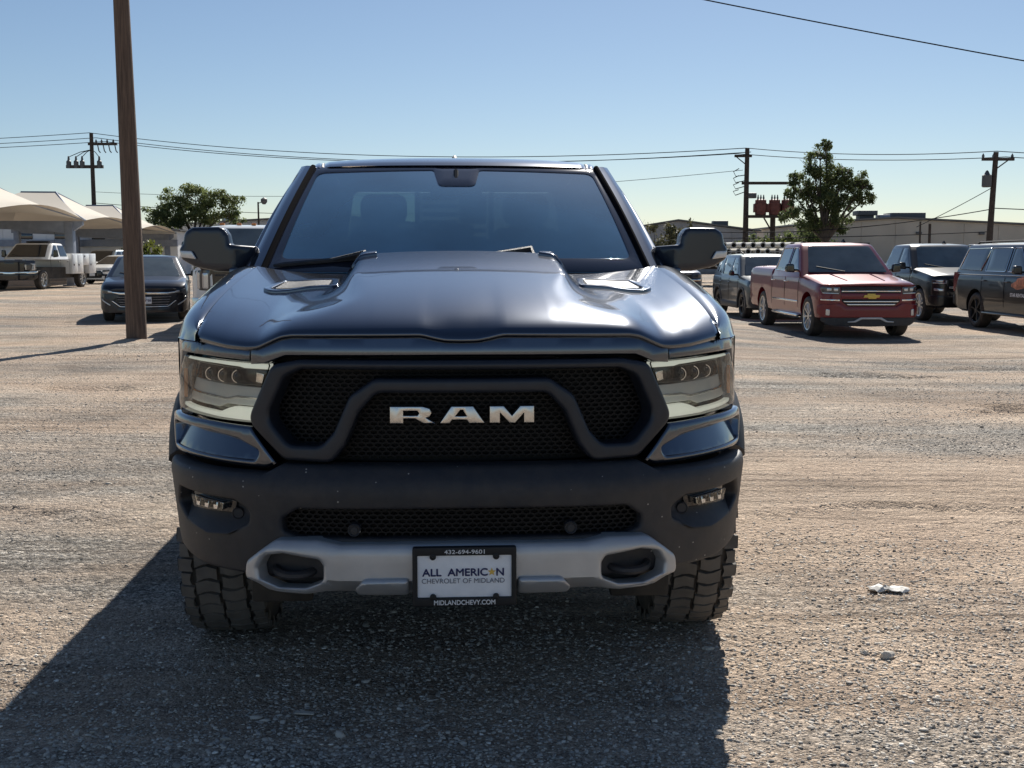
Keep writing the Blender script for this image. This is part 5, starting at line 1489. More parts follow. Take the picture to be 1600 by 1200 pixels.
S = dict(W=1.95, L=4.8, wb=2.85, axf=.9, tr=.37, tw=.24, zb=.28, gap=.05, shoulder=.09, paint='pale_blue_paint', rim='alloy', glass='glass_solid',
    stations=[(0, .85, .45, .34), (.005, .9, .62, .32), (.04, .97, .78, .3), (.1, 1.0, .90, .28), (.3, 1.04, 1.0, .28), (1.1, 1.1, 1.0, .28), (4.5, 1.14, 1.0, .3), (4.75, 1.08, .95, .36), (4.8, .98, .9, .42)],
    cab=(1.1, 1.9, 4.3, 4.65, 1.08, 1.74, .955, .78), side_windows=[([(1.5, .08), (2.4, .08), (2.4, .86), (2.05, .86)], None), ([(2.5, .08), (3.5, .1), (3.5, .86), (2.5, .86)], None), ([(3.6, .12), (4.3, .2), (4.2, .82), (3.6, .86)], None)],
    doors=[(1.3, 2.45), (2.45, 3.55)], mirror_y=1.5, mirror_z=1.18, mirror_h=.12)
S['front'] = [('grille', [(0, .62), (.55, .62, .03), (.58, .92, .03), (0, .92)], 'black', -.012, True), ('headlight', [(.62, .82, .02), (.9, .84, .03), (.9, .95, .03), (.62, .93, .02)], 'lamp_clear', -.014, False)]
o = vehicle('parked_suv', (-23.9, 64.5, 0), R(-12), S)
tag(o, 'pale blue SUV parked just behind the steel canopy column', 'SUV', 'vehicles parked in the lot')

# white service truck under the canopy
S = crew_pickup(2.06, 1.24, 1.98)
S['stations'] = [(0, 1.10, .45, .45), (.004, 1.16, .62, .45), (.035, 1.20, .78, .42), (.09, 1.22, .92, .42), (.2, 1.25, .98, .42), (.35, 1.27, 1.0, .42), (1.45, 1.38, 1.0, .42), (1.5, 1.36, 1.0, .42), (3.42, 1.36, 1.0, .42), (3.45, .95, .70, .5), (5.9, .9, .66, .55)]
S['cab'] = (1.40, 2.12, 3.15, 3.40, 1.34, 1.96, .965, .80)
S['side_windows'] = [([(1.72, .08), (2.45, .08), (2.45, .86), (2.22, .86)], None), ([(2.56, .08), (3.25, .08), (3.12, .84), (2.56, .86)], None)]
S['doors'] = [(1.58, 2.5), (2.5, 3.36)]
S.update(paint='white_paint', rim='alloy', spokes=8, tr=.41, zb=.42, L=5.95, wb=3.75, mirror_mat='gloss_black', mirror_h=.24, mirror_z=1.48, handle_mat='black')
S['front'] = [('hood_front_shade', [(0, 1.06), (1.0, 1.06, .03), (1.0, 1.22, .05), (0, 1.24)], 'navy_paint', -.008, True), ('grille', [(0, .72), (.62, .72, .03), (.64, 1.14, .03), (0, 1.16)], 'gloss_black', -.014, True), ('headlight', [(.66, .82, .02), (.97, .84, .03), (.97, 1.08, .03), (.66, 1.08, .02)], 'lamp_dark', -.018, False), ('light_guide', [(.90, .82, .02), (.99, .84, .02), (.99, 1.10, .02), (.84, 1.10, .02), (.93, 1.05, .02)], 'lamp_clear', -.03, False), ('lamp_frame', [(.68, .84, .01), (.72, .84, .01), (.72, 1.06, .01), (.68, 1.06, .01)], 'lamp_clear', -.03, False), ('bumper', [(0, .66), (.95, .68, .03), (1.02, .72, .03), (1.02, .78, .03), (0, .74)], 'trim_chrome', -.06, True), ('lower_bumper', [(0, .40), (.95, .42, .05), (1.02, .50, .05), (1.02, .67, .04), (0, .65)], 'gloss_black', -.05, True)]  # navy hood front paints the shade on the white truck's nose
S['extra'] = [('service_body', MB().box(-1.06, 1.06, 3.55, 5.0 - .35, .62, 1.52, .015).box(-1.06, 1.06, 5.28, 6.0, .62, 1.52, .015).box(-1.06, 1.06, 4.66, 5.27, 1.0, 1.52, .01), 'white_paint'), ('beacon', MB().box(-.5, .5, 2.5, 2.72, 1.99, 2.06, .02), 'black'), ('whip_antenna', MB().tube([(.55, 3.0, 1.96), (.56, 3.02, 2.45)], .008, 5), 'black')]
for sg in (-1, 1):
    for (y0, y1, z0, z1) in ((3.60, 4.05, .68, 1.46), (4.08, 4.62, .68, 1.46), (4.70, 5.24, 1.06, 1.46), (5.32, 5.95, .68, 1.46)):
        S['extra'].append(('locker_door', MB().box(min(sg * 1.055, sg * 1.078), max(sg * 1.055, sg * 1.078), y0, y1, z0, z1, .006), 'white_paint'))
        S['extra'].append(('locker_latch', MB().box(min(sg * 1.075, sg * 1.09), max(sg * 1.075, sg * 1.09), y0 + .06, y0 + .14, z0 + .30, z0 + .38, .004), 'black'))
o = vehicle('service_truck', (-20.95, 48.0, .0), R(-4), S)
tag(o, 'white utility truck with side lockers parked under the shade canopy', 'utility truck', 'vehicles parked in the lot')
# ------------------------------------------------------------------ poles, wires, trees, buildings
M['old_timber'] = add_noise(principled('weathered_timber', (.235, .165, .115), .85), 3, .3, .6, 60)
def timber():
    m = bpy.data.materials.new('pole_timber'); m.use_nodes = True
    n, l, b = nodes_of(m)
    tc = n.new('ShaderNodeTexCoord'); mp = n.new('ShaderNodeMapping'); mp.inputs['Scale'].default_value = (14, 14, .55)
    t = n.new('ShaderNodeTexNoise'); t.inputs['Scale'].default_value = 3; t.inputs['Detail'].default_value = 9; t.inputs['Roughness'].default_value = .7
    l.new(tc.outputs['Object'], mp.inputs[0]); l.new(mp.outputs[0], t.inputs[0])
    r = n.new('ShaderNodeValToRGB'); e = r.color_ramp.elements
    e[0].position, e[0].color = .30, (.055, .036, .028, 1); e[1].position, e[1].color = .72, (.21, .145, .105, 1)
    l.new(t.outputs['Fac'], r.inputs[0]); l.new(r.outputs[0], b.inputs['Base Color'])
    b.inputs['Roughness'].default_value = .88
    bp = n.new('ShaderNodeBump'); bp.inputs['Strength'].default_value = .9; bp.inputs['Distance'].default_value = .012
    l.new(t.outputs['Fac'], bp.inputs['Height']); l.new(bp.outputs[0], b.inputs['Normal'])
    return m
M['timber'] = timber()
M['creosote'] = add_noise(principled('dark_creosote_timber', (.055, .042, .034), .85), 6, .35)
M['wire'] = principled('dark_wire', (.02, .02, .022), .9, 0, 0, .1)
M['grey_steel'] = add_noise(principled('grey_steel', (.22, .25, .31), .5, .2), 4, .12)
M['rust_red'] = add_noise(principled('rust_red_tank', (.16, .052, .042), .6), 5, .3)
M['switch_grey'] = principled('equipment_grey', (.10, .105, .11), .6)

def pole(name, base, h, r0, r1, mat, label, lean=(0, 0), cat='utility pole', group='utility poles'):
    o = empty(name, base)
    n = 14
    pts, rad = [], []
    for k in range(n):
        t = k / (n - 1)
        pts.append((lean[0] * t * h + .015 * math.sin(3.1 * t + r0 * 9), lean[1] * t * h + .01 * math.sin(4.4 * t), -.3 + (h + .3) * t)); rad.append(r0 + (r1 - r0) * t)
    MB().tube(pts, rad, 18).build('shaft', mat, o)
    return tag(o, label, cat, group)

p = pole('timber_pole', (-6.33, 19.25, 0), 9.2, .172, .10, 'timber', 'bare brown timber pole standing in the dirt before the dark sedan', (-.006, 0))
M['plain_dark'] = M['switch_grey']
# far pole with switchgear
pl = pole('utility_pole', (-34.3, 95, 0), 11.3, .21, .15, 'creosote', 'dark utility pole with switchgear above the shade canopy', (.004, 0))
MB().box(-.25, 2.1, -.10, .10, 10.35, 10.55).build('crossarm', 'creosote', pl)
for x in (.5, .95, 1.4, 1.9):
    MB().tube([(x, 0, 10.45), (x + .1, 0, 9.9), (x + .22, 0, 9.75)], .05, 6).build('cutout_fuse', 'switch_grey', pl)
    MB().lathe([(0, .07), (.12, .09), (.25, .04), (.3, .01)], (x - .1, 0, 10.55), 'z', 8).build('insulator', 'switch_grey', pl)
MB().box(-2.1, .9, -.12, .12, 8.5, 8.75).build('equipment_arm', 'creosote', pl)
for x in (-1.9, -1.3, -.8, .6):
    MB().lathe([(0, .16), (.1, .2), (.55, .2), (.65, .1), (.95, .07), (1.0, .01)], (x, 0, 8.5), 'z', 10).build('switch_unit', 'switch_grey', pl)
    MB().tube([(x, 0, 9.4), (x * .5, 0, 9.8), (0, 0, 10.0)], .03, 5).build('jumper_wire', 'wire', pl)
# pole with the transformer platform
pr = pole('utility_pole', (15.15, 75, 0), 8.3, .20, .14, 'creosote', 'dark utility pole carrying a platform of three rust-red transformers', (.002, 0))
MB().box(-.8, .3, -.1, .1, 7.72, 7.88).build('crossarm', 'creosote', pr)
MB().tube([(-.7, 0, 7.75), (0, 0, 7.2)], .035, 5).build('arm_brace', 'creosote', pr)
MB().box(-.3, 3.4, -.09, .09, 5.98, 6.16).build('platform_beam', 'creosote', pr)
MB().box(-.1, 3.2, -.35, .35, 3.85, 4.02).build('platform', 'creosote', pr)
MB().tube([(1.78, .1, 0), (1.78, .1, 3.9)], .17, 12).build('platform_post', 'creosote', pr)
MB().tube([(1.78, .1, 2.9), (1.2, .1, 3.85)], .05, 6).build('platform_brace', 'creosote', pr)
for x in (.95, 1.85, 2.65):
    t_ = MB().lathe([(0, .33), (.03, .36), (.22, .36), (.24, .40), (.75, .40), (.78, .36), (.95, .36), (1.0, .28), (1.05, .01)], (x, 0, 4.03), 'z', 16).build('transformer', 'rust_red', pr)
    for dx in (-.18, 0, .18):
        MB().lathe([(0, .045), (.08, .07), (.16, .045), (.28, .03), (.3, .005)], (x + dx, 0, 5.04), 'z', 8).build('bushing', 'switch_grey', t_)
    for s_ in (-1, 1):
        MB().box(x + s_ * .40 - .05, x + s_ * .40 + .05, -.2, .2, 4.2, 4.75, .02).build('cooling_fin', 'rust_red', t_)
MB().box(.1, .65, -.15, .15, 5.1, 5.45, .05).build('lamp_head', 'switch_grey', pr)
for k in range(4):
    MB().tube([(-.5, 0, 7.0 - k * .45), (-.85, 0, 6.8 - k * .42), (-.7, 0, 6.5 - k * .4), (0, 0, 6.6 - k * .35)], .03, 5).build('jumper_wire', 'wire', pr)
# pole beside the warehouse
p3 = pole('utility_pole', (25.55, 62, 0), 6.9, .19, .13, 'creosote', 'dark utility pole with one small can in front of the tan warehouse', (.035, 0))
MB().box(-.5, 1.2, -.08, .08, 6.45, 6.6).build('crossarm', 'creosote', p3)
for x in (-.45, .1, 1.1):
    MB().lathe([(0, .06), (.1, .08), (.2, .03), (.24, .005)], (x, 0, 6.6), 'z', 8).build('insulator', 'switch_grey', p3)
MB().tube([(.9, 0, 6.48), (.25, 0, 6.0)], .035, 5).build('arm_brace', 'creosote', p3)
MB().lathe([(0, .2), (.05, .25), (.62, .25), (.68, .15), (.85, .07), (.9, .01)], (-.22, -.05, 5.05), 'z', 14).build('transformer', 'switch_grey', p3)
MB().tube([(.1, 0, 2.3), (1.4, .3, 0)], .03, 5).build('brace_pipe', 'creosote', p3)
# little poles far behind
q = pole('small_pole', (27.55, 78.0, 0), 3.7, .07, .06, 'creosote', 'thin dark post before the warehouse wall, the one farther from the big utility pole', cat='post', group='thin posts by the warehouse')
q = pole('small_pole', (28.2, 78.0, 0), 3.55, .10, .09, 'creosote', 'short dark post before the warehouse wall, closer to the big utility pole', cat='post', group='thin posts by the warehouse')
q = pole('street_lamp', (-21.9, 100, 0), 6.0, .10, .07, 'creosote', 'thin far lamp post seen just above the left door mirror', cat='lamp post')
MB().lathe([(0, .12), (.2, .28), (.45, .28), (.6, .05)], (.5, 0, 5.8), 'z', 10).build('lamp_head', 'switch_grey', q)
MB().tube([(0, 0, 5.9), (.5, 0, 6.05)], .04, 5).build('lamp_arm', 'switch_grey', q)

def wire(a, b, sag, r, label, n=24, group='overhead wires'):
    pts = []
    for k in range(n + 1):
        t = k / n
        pts.append((a[0] + (b[0] - a[0]) * t, a[1] + (b[1] - a[1]) * t, a[2] + (b[2] - a[2]) * t - 4 * sag * t * (1 - t)))
    o = MB().tube(pts, r, 5, False).build('overhead_wire', 'wire', None)
    return tag(o, label, 'wire', group)
L3 = ((-34.4, 95, 11.35, 'topmost'), (-33.9, 95, 10.95, 'middle'), (-33.2, 95, 10.65, 'lowest'))
R3 = ((15.1, 75, 8.3), (14.5, 75, 7.95), (15.4, 75, 8.05))
for (x, y, z, nm), b in zip(L3, R3):
    wire((x - 46, y + 12, z + .2), (x, y, z), .45, .026, f'{nm} of the three overhead wires left of the switchgear pole')
    wire((x, y, z), b, 1.15, .026, f'{nm} of the three overhead wires from the switchgear pole to the transformer pole')
for (a, b, nm) in ((R3[0], (25.8, 62, 6.95), 'upper'), (R3[1], (26.3, 62, 6.65), 'lower')):
    wire(a, b, .28, .022, f'{nm} of two wires from the transformer pole to the warehouse pole')
    wire(b, (b[0] + 30, b[1] - 6, b[2] - .6), .5, .022, f'{nm} of two wires running off past the warehouse pole')
wire((-34.2, 95, 6.6), (14.9, 75, 6.9), .9, .016, 'thin communication wire well below the three main wires')
wire((-34.2, 95, 5.7), (-8, 105, 5.2), .4, .024, 'low cable across the crown of the left tree')
wire((25.7, 62, 3.9), (12, 72, 2.9), .45, .026, 'upper low cable crossing the warehouse wall')
wire((25.7, 62, 2.7), (12, 72, 2.5), .1, .024, 'lower low cable crossing the warehouse wall')
wire((25.7, 62, 3.95), (58, 57, 3.4), .3, .026, 'low cable leaving the warehouse pole towards the picture edge')
wire((25.6, 62, 5.0), (21.0, 60, 2.9), .05, .020, 'slanting guy wire from the warehouse pole down over the wall')
wire((-14, 26.2, 11.2), (30, 24, 2.6), .80, .014, 'close black wire slanting across the upper right sky')

# ------------------------------------------------------------------ trees and bushes
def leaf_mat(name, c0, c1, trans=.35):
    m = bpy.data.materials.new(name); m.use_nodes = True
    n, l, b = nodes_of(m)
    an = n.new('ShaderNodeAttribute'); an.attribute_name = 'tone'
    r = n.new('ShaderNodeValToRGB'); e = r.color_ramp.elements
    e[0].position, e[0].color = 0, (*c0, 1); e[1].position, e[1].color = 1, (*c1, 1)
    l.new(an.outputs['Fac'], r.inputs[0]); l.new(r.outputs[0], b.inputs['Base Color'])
    b.inputs['Roughness'].default_value = .6
    tr = n.new('ShaderNodeBsdfTranslucent'); l.new(r.outputs[0], tr.inputs['Color'])
    mx = n.new('ShaderNodeMixShader'); mx.inputs[0].default_value = trans
    l.new(b.outputs[0], mx.inputs[1]); l.new(tr.outputs[0], mx.inputs[2]); l.new(mx.outputs[0], n['Material Output'].inputs[0])
    return m
M['leaf_dark'] = leaf_mat('dark_leaves', (.055, .080, .030), (.19, .225, .090), .5)
M['leaf_mid'] = leaf_mat('mid_leaves', (.070, .098, .034), (.24, .275, .105), .5)
M['leaf_yellow'] = leaf_mat('yellow_green_leaves', (.10, .13, .025), (.30, .32, .07), .4)
M['leaf_dry'] = leaf_mat('dry_scrub_leaves', (.07, .075, .035), (.20, .185, .09), .3)
M['bark'] = add_noise(principled('bark', (.075, .060, .048), .9), 6, .3)

def leaves(clumps, per, size, parent, mat, seed, name='crown'):
    g = np.random.default_rng(seed)
    C, A = [], []
    for cx, cy, cz, rx, rz_ in clumps:
        n = int(per * rx * rx)
        d = g.normal(size=(n, 3)); d /= np.linalg.norm(d, axis=1, keepdims=True)
        rad = g.random(n) ** .55
        # twig tufts: pull leaves towards a handful of centres so that gaps open between them
        k = max(5, int(9 * rx))
        td = g.normal(size=(k, 3)); td /= np.linalg.norm(td, axis=1, keepdims=True); td *= (g.random((k, 1)) ** .4)
        own = d * rad[:, None]
        idx = g.integers(0, k, n)
        pull = g.uniform(.55, .90, (n, 1))
        q = own * (1 - pull) * 1.25 + td[idx] * pull * 1.08
        C.append(np.array([cx, cy, cz]) + q * np.array([rx, rx, rz_]))
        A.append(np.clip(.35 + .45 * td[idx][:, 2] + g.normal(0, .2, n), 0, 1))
    C = np.concatenate(C); A = np.concatenate(A); n = len(C)
    a = g.normal(size=(n, 3)); a /= np.linalg.norm(a, axis=1, keepdims=True)
    b = np.cross(a, g.normal(size=(n, 3))); b /= np.linalg.norm(b, axis=1, keepdims=True)
    s = size * g.uniform(.6, 1.4, (n, 1))
    V = np.stack([C - a * s, C + b * s * .45, C + a * s, C - b * s * .45], 1).reshape(-1, 3).astype(np.float32)
    Fq = np.arange(n * 4).reshape(-1, 4)
    me = bpy.data.meshes.new(name)
    fast_mesh(me, V, Fq, 4)
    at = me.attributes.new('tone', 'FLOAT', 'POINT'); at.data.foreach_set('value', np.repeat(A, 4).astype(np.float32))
    return link_mesh(name, me, mat, parent)

def tree(name, base, trunk_h, r, clumps, per, size, mat, label, seed, cat='tree', group=None, limbs=True):
    o = empty(name, base)
    rnd = random.Random(seed)
    tb = MB()
    top = (rnd.uniform(-.2, .2), 0, trunk_h)
    tb.tube([(0, 0, -.2), (.05, 0, trunk_h * .5), top], [r, r * .8, r * .6], 10)
    tb.build('trunk', 'bark', o)
    if limbs:
        for c in clumps:
            mid = (top[0] + (c[0] - top[0]) * .5 + rnd.uniform(-.2, .2), c[1] * .5, top[2] + (c[2] - top[2]) * .45)
            MB().tube([(top[0], top[1], top[2] - .4), mid, (c[0], c[1], c[2])], [r * .45, r * .28, r * .1], 6).build('limb', 'bark', o)
            for k in range(5):
                a = rnd.uniform(0, 6.28); e = rnd.uniform(-.2, 1.2)
                MB().tube([(c[0] * .8 + mid[0] * .2, c[1], c[2] * .8 + mid[2] * .2), (c[0] + math.cos(a) * c[3] * .8, c[1] + math.sin(a) * c[3] * .8, c[2] + math.sin(e) * c[4] * .8)], [r * .12, r * .04], 4).build('twig', 'bark', o)
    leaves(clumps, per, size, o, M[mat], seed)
    return tag(o, label, cat, group)

# tall open tree on the right
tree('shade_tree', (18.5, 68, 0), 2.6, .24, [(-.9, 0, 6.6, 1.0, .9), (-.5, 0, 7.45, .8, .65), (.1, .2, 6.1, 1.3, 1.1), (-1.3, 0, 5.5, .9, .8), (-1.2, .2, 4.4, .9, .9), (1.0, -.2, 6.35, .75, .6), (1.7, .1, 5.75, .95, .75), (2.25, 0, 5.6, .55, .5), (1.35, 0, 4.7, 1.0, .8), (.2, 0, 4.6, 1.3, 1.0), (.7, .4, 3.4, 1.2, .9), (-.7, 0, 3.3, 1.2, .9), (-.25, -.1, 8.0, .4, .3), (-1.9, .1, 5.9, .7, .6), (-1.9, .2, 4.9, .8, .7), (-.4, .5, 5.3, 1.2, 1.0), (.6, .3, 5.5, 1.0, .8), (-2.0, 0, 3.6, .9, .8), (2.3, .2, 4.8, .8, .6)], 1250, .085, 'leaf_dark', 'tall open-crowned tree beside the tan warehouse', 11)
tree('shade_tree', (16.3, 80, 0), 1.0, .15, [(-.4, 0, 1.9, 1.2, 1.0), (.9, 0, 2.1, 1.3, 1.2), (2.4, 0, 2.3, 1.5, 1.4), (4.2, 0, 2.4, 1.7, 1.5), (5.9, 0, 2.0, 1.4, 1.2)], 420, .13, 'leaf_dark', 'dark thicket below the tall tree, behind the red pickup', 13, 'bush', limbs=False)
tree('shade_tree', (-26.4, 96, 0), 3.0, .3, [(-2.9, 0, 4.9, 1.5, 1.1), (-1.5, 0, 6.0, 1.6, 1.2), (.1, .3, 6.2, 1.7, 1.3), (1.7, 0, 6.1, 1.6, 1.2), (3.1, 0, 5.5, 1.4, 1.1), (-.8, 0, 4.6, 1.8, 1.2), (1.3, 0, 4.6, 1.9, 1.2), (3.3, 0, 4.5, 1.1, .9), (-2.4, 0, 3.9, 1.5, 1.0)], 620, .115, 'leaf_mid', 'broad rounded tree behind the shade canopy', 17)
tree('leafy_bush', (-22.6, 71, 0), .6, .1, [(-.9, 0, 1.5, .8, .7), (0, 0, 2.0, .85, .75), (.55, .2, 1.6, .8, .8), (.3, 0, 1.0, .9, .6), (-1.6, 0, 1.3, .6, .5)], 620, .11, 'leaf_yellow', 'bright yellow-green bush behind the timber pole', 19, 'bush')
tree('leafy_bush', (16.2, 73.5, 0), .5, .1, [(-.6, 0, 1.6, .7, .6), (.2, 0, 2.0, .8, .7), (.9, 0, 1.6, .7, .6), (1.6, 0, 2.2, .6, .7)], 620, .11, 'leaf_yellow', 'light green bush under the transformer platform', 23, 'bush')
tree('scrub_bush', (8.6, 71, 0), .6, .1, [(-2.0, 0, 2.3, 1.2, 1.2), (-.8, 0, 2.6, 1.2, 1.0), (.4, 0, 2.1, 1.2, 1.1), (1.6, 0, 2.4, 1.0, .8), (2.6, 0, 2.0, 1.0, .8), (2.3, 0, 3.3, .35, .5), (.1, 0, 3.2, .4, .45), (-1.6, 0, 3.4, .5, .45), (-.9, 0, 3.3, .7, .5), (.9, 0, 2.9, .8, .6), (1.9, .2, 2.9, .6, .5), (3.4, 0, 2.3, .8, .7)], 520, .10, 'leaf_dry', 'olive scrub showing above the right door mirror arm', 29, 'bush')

# ------------------------------------------------------------------ buildings
M['tan_wall'] = add_noise(principled('tan_metal_wall', (.56, .49, .40), .7), .6, .10)
M['grey_wall'] = add_noise(principled('grey_metal_wall', (.40, .39, .38), .7), .6, .12)
M['white_wall'] = add_noise(principled('white_metal_wall', (.74, .75, .75), .6), .6, .10)
M['roof_metal'] = add_noise(principled('roof_metal', (.16, .155, .15), .55, .3), .6, .15)
M['dark_slat'] = add_noise(principled('dark_fence_board', (.055, .048, .042), .85), 3, .4)
M['pale_slat'] = add_noise(principled('pale_board', (.55, .54, .50), .8), 3, .2)

def gable_building(name, x0, x1, y0, y1, eave_l, ridge_x, ridge_z, eave_r, wall, label, panel_w=1.2, roof='roof_metal'):
    o = empty(name, ((x0 + x1) / 2, (y0 + y1) / 2, 0))
    ox, oy = o.location.x, o.location.y
    def P(x, y, z): return (x - ox, y - oy, z)
    prof = [(x0, 0), (x1, 0), (x1, eave_r), (ridge_x, ridge_z), (x0, eave_l)]
    core = MB().loft([[P(a, y, b) for a, b in prof] for y in (y0, y1)], True, True)
    core.build('wall', wall, o, smooth=0)
    def top(x): return np.interp(x, [x0, ridge_x, x1], [eave_l, ridge_z, eave_r])
    n = int((x1 - x0) / panel_w)
    for k in range(n):
        a, b = x0 + (x1 - x0) * k / n + .02, x0 + (x1 - x0) * (k + 1) / n - .02
        MB().add([P(a, y0 - .04, .1), P(b, y0 - .04, .1), P(b, y0 - .04, top(b) - .12), P(a, y0 - .04, top(a) - .12), P(a, y0 + .01, .1), P(b, y0 + .01, .1), P(b, y0 + .01, top(b) - .12), P(a, y0 + .01, top(a) - .12)], [(0, 1, 2, 3), (1, 5, 6, 2), (4, 0, 3, 7), (3, 2, 6, 7)]).build('wall_panel', wall, o, smooth=0)
    rf = MB()
    for (xa, za), (xb, zb) in (((x0 - .3, eave_l), (ridge_x, ridge_z)), ((ridge_x, ridge_z), (x1 + .3, eave_r))):
        rf.add([P(xa, y0 - .25, za + .02), P(xb, y0 - .25, zb + .02), P(xb, y1, zb + .02), P(xa, y1, za + .02), P(xa, y0 - .25, za + .14), P(xb, y0 - .25, zb + .14), P(xb, y1, zb + .14), P(xa, y1, za + .14)], [(0, 1, 5, 4), (4, 5, 6, 7), (3, 2, 1, 0), (1, 2, 6, 5), (0, 4, 7, 3)])
    rf.build('roof', roof, o, smooth=0)
    return tag(o, label, 'building')
wb = gable_building('warehouse', 22.6, 62, 83, 108, 3.75, 27.5, 4.05, 2.35, 'tan_wall', 'long tan metal warehouse with a low gable and rooftop units', 2.4)
ox, oy = wb.location.x, wb.location.y
MB().box(25.55 - ox, 26.6 - ox, 85 - oy, 86 - oy, 3.9, 4.35, .03).box(25.35 - ox, 26.8 - ox, 84.8 - oy, 86.2 - oy, 4.35, 4.7, .03).build('roof_vent', 'switch_grey', wb)
MB().box(27.9 - ox, 30.4 - ox, 85 - oy, 87 - oy, 3.8, 4.55, .03).build('roof_air_unit', 'switch_grey', wb)
MB().box(27.0 - ox, 27.8 - ox, 85 - oy, 86 - oy, 3.9, 4.4, .03).build('roof_vent', 'grey_steel', wb)
for x in (29.0, 33.5, 37.5):
    MB().box(x - ox, x + .35 - ox, 82.7 - oy, 83.0 - oy, 2.9, 3.1, .02).build('wall_lamp', 'switch_grey', wb)
gable_building('long_shed', -31.5, -8, 105, 120, 4.1, -16, 5.0, 4.2, 'grey_wall', 'long grey metal shed behind the left door mirror', 2.4)
MB().box(-27.6, -26.6, 110, 111, 4.6, 5.1, .05).build('roof_vent', 'white_wall', None)
tag(bpy.data.objects[[o_.name for o_ in bpy.data.objects if o_.name.startswith('roof_vent') and o_.parent is None][0]], 'small white vent box standing on the long grey shed roof', 'roof vent')
wh = gable_building('white_building', -62, -25.5, 88, 100, 3.25, -44, 3.9, 3.25, 'white_wall', 'white metal building seen under the shade canopy', 1.6)
MB().box(-62 + 43.75, -25.4 + 43.75, -6.4, -6.15, 2.1, 2.6).build('fascia', 'grey_steel', wh)
for x in (-37.5, -34.8, -32.0, -29.2):
    MB().box(x + 43.75, x + 1.0 + 43.75, -6.09, -6.0, 2.65, 3.1, .02).build('window', 'glass_solid', wh)
gable_building('low_house', 9.5, 19.5, 92, 100, 3.5, 13.2, 4.15, 3.3, 'grey_wall', 'low grey house with a dark roof left of the transformer platform', 2.0)
MB().box(16.2, 17.4, 93, 94, 3.6, 4.2, .05).build('roof_cooler', 'switch_grey', None)
tag(bpy.data.objects[[o_.name for o_ in bpy.data.objects if o_.name.startswith('roof_cooler')][0]], 'dark boxy cooler on the roof of the low grey house', 'cooler')

# fences
def board_fence(name, a, b, h, mat, label, w=.9, gap=.05, rails=True):
    o = empty(name, ((a[0] + b[0]) / 2, (a[1] + b[1]) / 2, 0))
    L_ = math.hypot(b[0] - a[0], b[1] - a[1]); ang = math.atan2(b[1] - a[1], b[0] - a[0]); o.rotation_euler = (0, 0, ang)
    n = int(L_ / w); me = None
    for k in range(n):
        x = -L_ / 2 + (k + .5) * L_ / n
        if me is None:
            q = MB().box(-(L_ / n - gap) / 2, (L_ / n - gap) / 2, -.015, .015, .05, h).build('board', mat, o, smooth=0); me = q.data
        else:
            q = bpy.data.objects.new('board', me); col.objects.link(q); q.parent = o
        q.location = (x, 0, random.uniform(-.03, .03))
    for z in ((.4, h - .3) if rails else ()):
        MB().box(-L_ / 2, L_ / 2, .016, .06, z, z + .09).build('rail', mat, o, smooth=0)
    return tag(o, label, 'fence')
board_fence('board_fence', (16.5, 77), (24.5, 79), 2.3, 'dark_slat', 'dark board fence behind the tall tree')
board_fence('metal_fence', (-25.4, 92), (-11, 98), 2.0, 'grey_wall', 'grey metal fence running behind the yellow-green bush', .9, .03)
board_fence('metal_fence', (2, 104), (26, 104), 2.2, 'dark_slat', 'far dark fence closing the lot behind the low house', 1.2, .04)
board_fence('metal_fence', (-80, 126), (-30, 126), 2.4, 'grey_wall', 'farthest grey fence behind the white building', 1.8, .04)
board_fence('metal_fence', (-11, 99), (2, 104), 2.1, 'grey_wall', 'grey metal fence in line with the rear of the big pickup', .9, .03)
# pale rail stack seen over the grey SUV
pk = empty('pipe_rack', (12.6, 63, 0))
for j in range(4):
    for k in range(11):
        x = -2.6 + k * .52 + (.26 if j % 2 else 0)
        MB().tube([(x, -1.5, .95 + j * .34), (x, 1.5, .95 + j * .34)], .17, 10, False).lathe([(-1.5, .17), (-1.5, .12)], (x, 0, .95 + j * .34), 'y', 10).build('pipe', 'pale_slat', pk)
for x in (-2.8, 0, 2.8):
    MB().box(x - .06, x + .06, -.8, .8, 0, .78).build('rack_leg', 'creosote', pk)
MB().box(-3.0, 3.0, -.9, .9, .70, .78).build('rack_bed', 'creosote', pk)
tag(pk, 'pale stack of pipes behind the roof of the grey SUV', 'pipe rack')

# ------------------------------------------------------------------ shade canopy
def fabric():
    m = bpy.data.materials.new('canopy_fabric'); m.use_nodes = True
    n, l, b = nodes_of(m)
    b.inputs['Base Color'].default_value = (.56, .51, .43, 1); b.inputs['Roughness'].default_value = .8
    tr = n.new('ShaderNodeBsdfTranslucent'); tr.inputs['Color'].default_value = (.55, .44, .32, 1)
    mx = n.new('ShaderNodeMixShader'); mx.inputs[0].default_value = .10
    l.new(b.outputs[0], mx.inputs[1]); l.new(tr.outputs[0], mx.inputs[2]); l.new(mx.outputs[0], n['Material Output'].inputs[0])
    return m
M['fabric'] = fabric()
cn = empty('shade_canopy', (-20.85, 54.5, 0))
tag(cn, 'beige fabric shade canopy with pointed bays on grey steel columns', 'canopy')
dirv = Vector((-2.7, 16.75, 0)); leftv = Vector((-.987, -.16, 0))
C_ = [dirv * k for k in (-1, 0, 1, 2)]
C_[0] = dirv * -.86
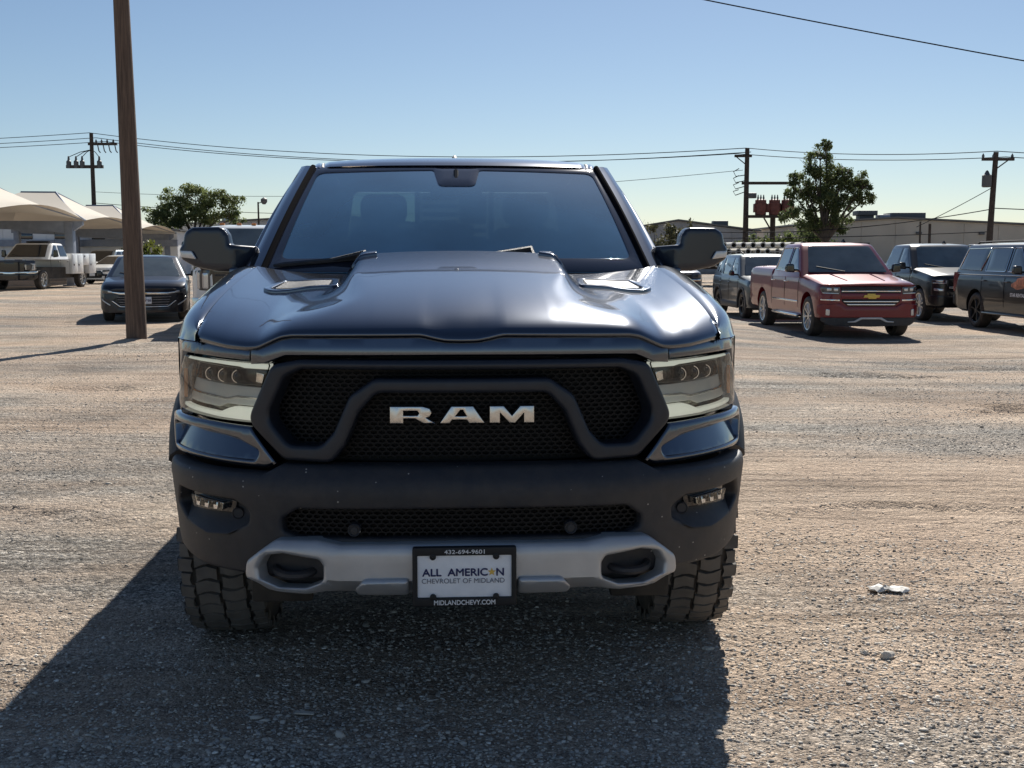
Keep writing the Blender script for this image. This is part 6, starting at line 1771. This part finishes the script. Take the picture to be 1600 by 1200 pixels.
def bay(c0, c1, zr=4.8, zc=3.08):
    f0, f1 = c0 - leftv * .7, c1 - leftv * .7
    b0, b1 = c0 + leftv * 7.0, c1 + leftv * 7.0
    mid = (f0 + f1) / 2
    ra, rb_ = mid + leftv * 3.1, mid + leftv * 4.9
    for v in (f0, f1, b0, b1): v.z = zc
    ra.z = rb_.z = zr
    def face(p00, p10, p11, p01, sag, nn=10):
        v = []
        for j in range(nn + 1):
            for i in range(nn + 1):
                s, t = i / nn, j / nn
                p = (p00 * (1 - s) + p10 * s) * (1 - t) + (p01 * (1 - s) + p11 * s) * t
                p = p.copy(); p.z -= sag * math.sin(math.pi * t) * (.6 + .4 * math.sin(math.pi * s))
                p.z += .38 * math.sin(math.pi * s) * (1 - t) ** 3 * (1 if sag > .1 else 0)
                v.append(tuple(p))
        return v, [(j * (nn + 1) + i, j * (nn + 1) + i + 1, (j + 1) * (nn + 1) + i + 1, (j + 1) * (nn + 1) + i) for j in range(nn) for i in range(nn)]
    for a, b, c, d in ((f0, f1, ra, ra), (b1, b0, rb_, rb_), (b0, f0, ra, rb_), (f1, b1, rb_, ra)):
        v, f = face(a, b, c, d, .22)
        MB().add(v, f).build('fabric_panel', 'fabric', cn, smooth=30, recalc=False)
    MB().tube([tuple(f0), tuple(f0 + (ra - f0) * .5 - Vector((0, 0, .25))), tuple(ra)], .05, 6).tube([tuple(f1), tuple(f1 + (ra - f1) * .5 - Vector((0, 0, .25))), tuple(ra)], .05, 6).tube([tuple(ra), tuple(rb_)], .06, 6).build('ridge_frame', 'grey_steel', cn)
for k in range(3): bay(C_[k].copy(), C_[k + 1].copy())
for k, c in enumerate(C_):
    MB().box(c.x - .19, c.x + .19, c.y - .19, c.y + .19, 0, 3.0, .02).build('column', 'grey_steel', cn)
    MB().box(c.x - .32, c.x + .32, c.y - .32, c.y + .32, 0, .06).build('base_plate', 'grey_steel', cn, smooth=0)
    e = c + leftv * 6.9; s_ = c - leftv * .6
    MB().loft([[(p_.x, p_.y - .12, z0), (p_.x, p_.y + .12, z0), (p_.x, p_.y + .12, 3.04), (p_.x, p_.y - .12, 3.04)] for p_, z0 in ((s_, 2.85), (c, 2.45), (c + leftv * 1.2, 2.6), (e, 2.78))], True, True).build('beam', 'grey_steel', cn, smooth=0)
    e2 = c + leftv * 6.6
    MB().box(e2.x - .17, e2.x + .17, e2.y - .17, e2.y + .17, 0, 2.9, .02).build('column', 'grey_steel', cn)
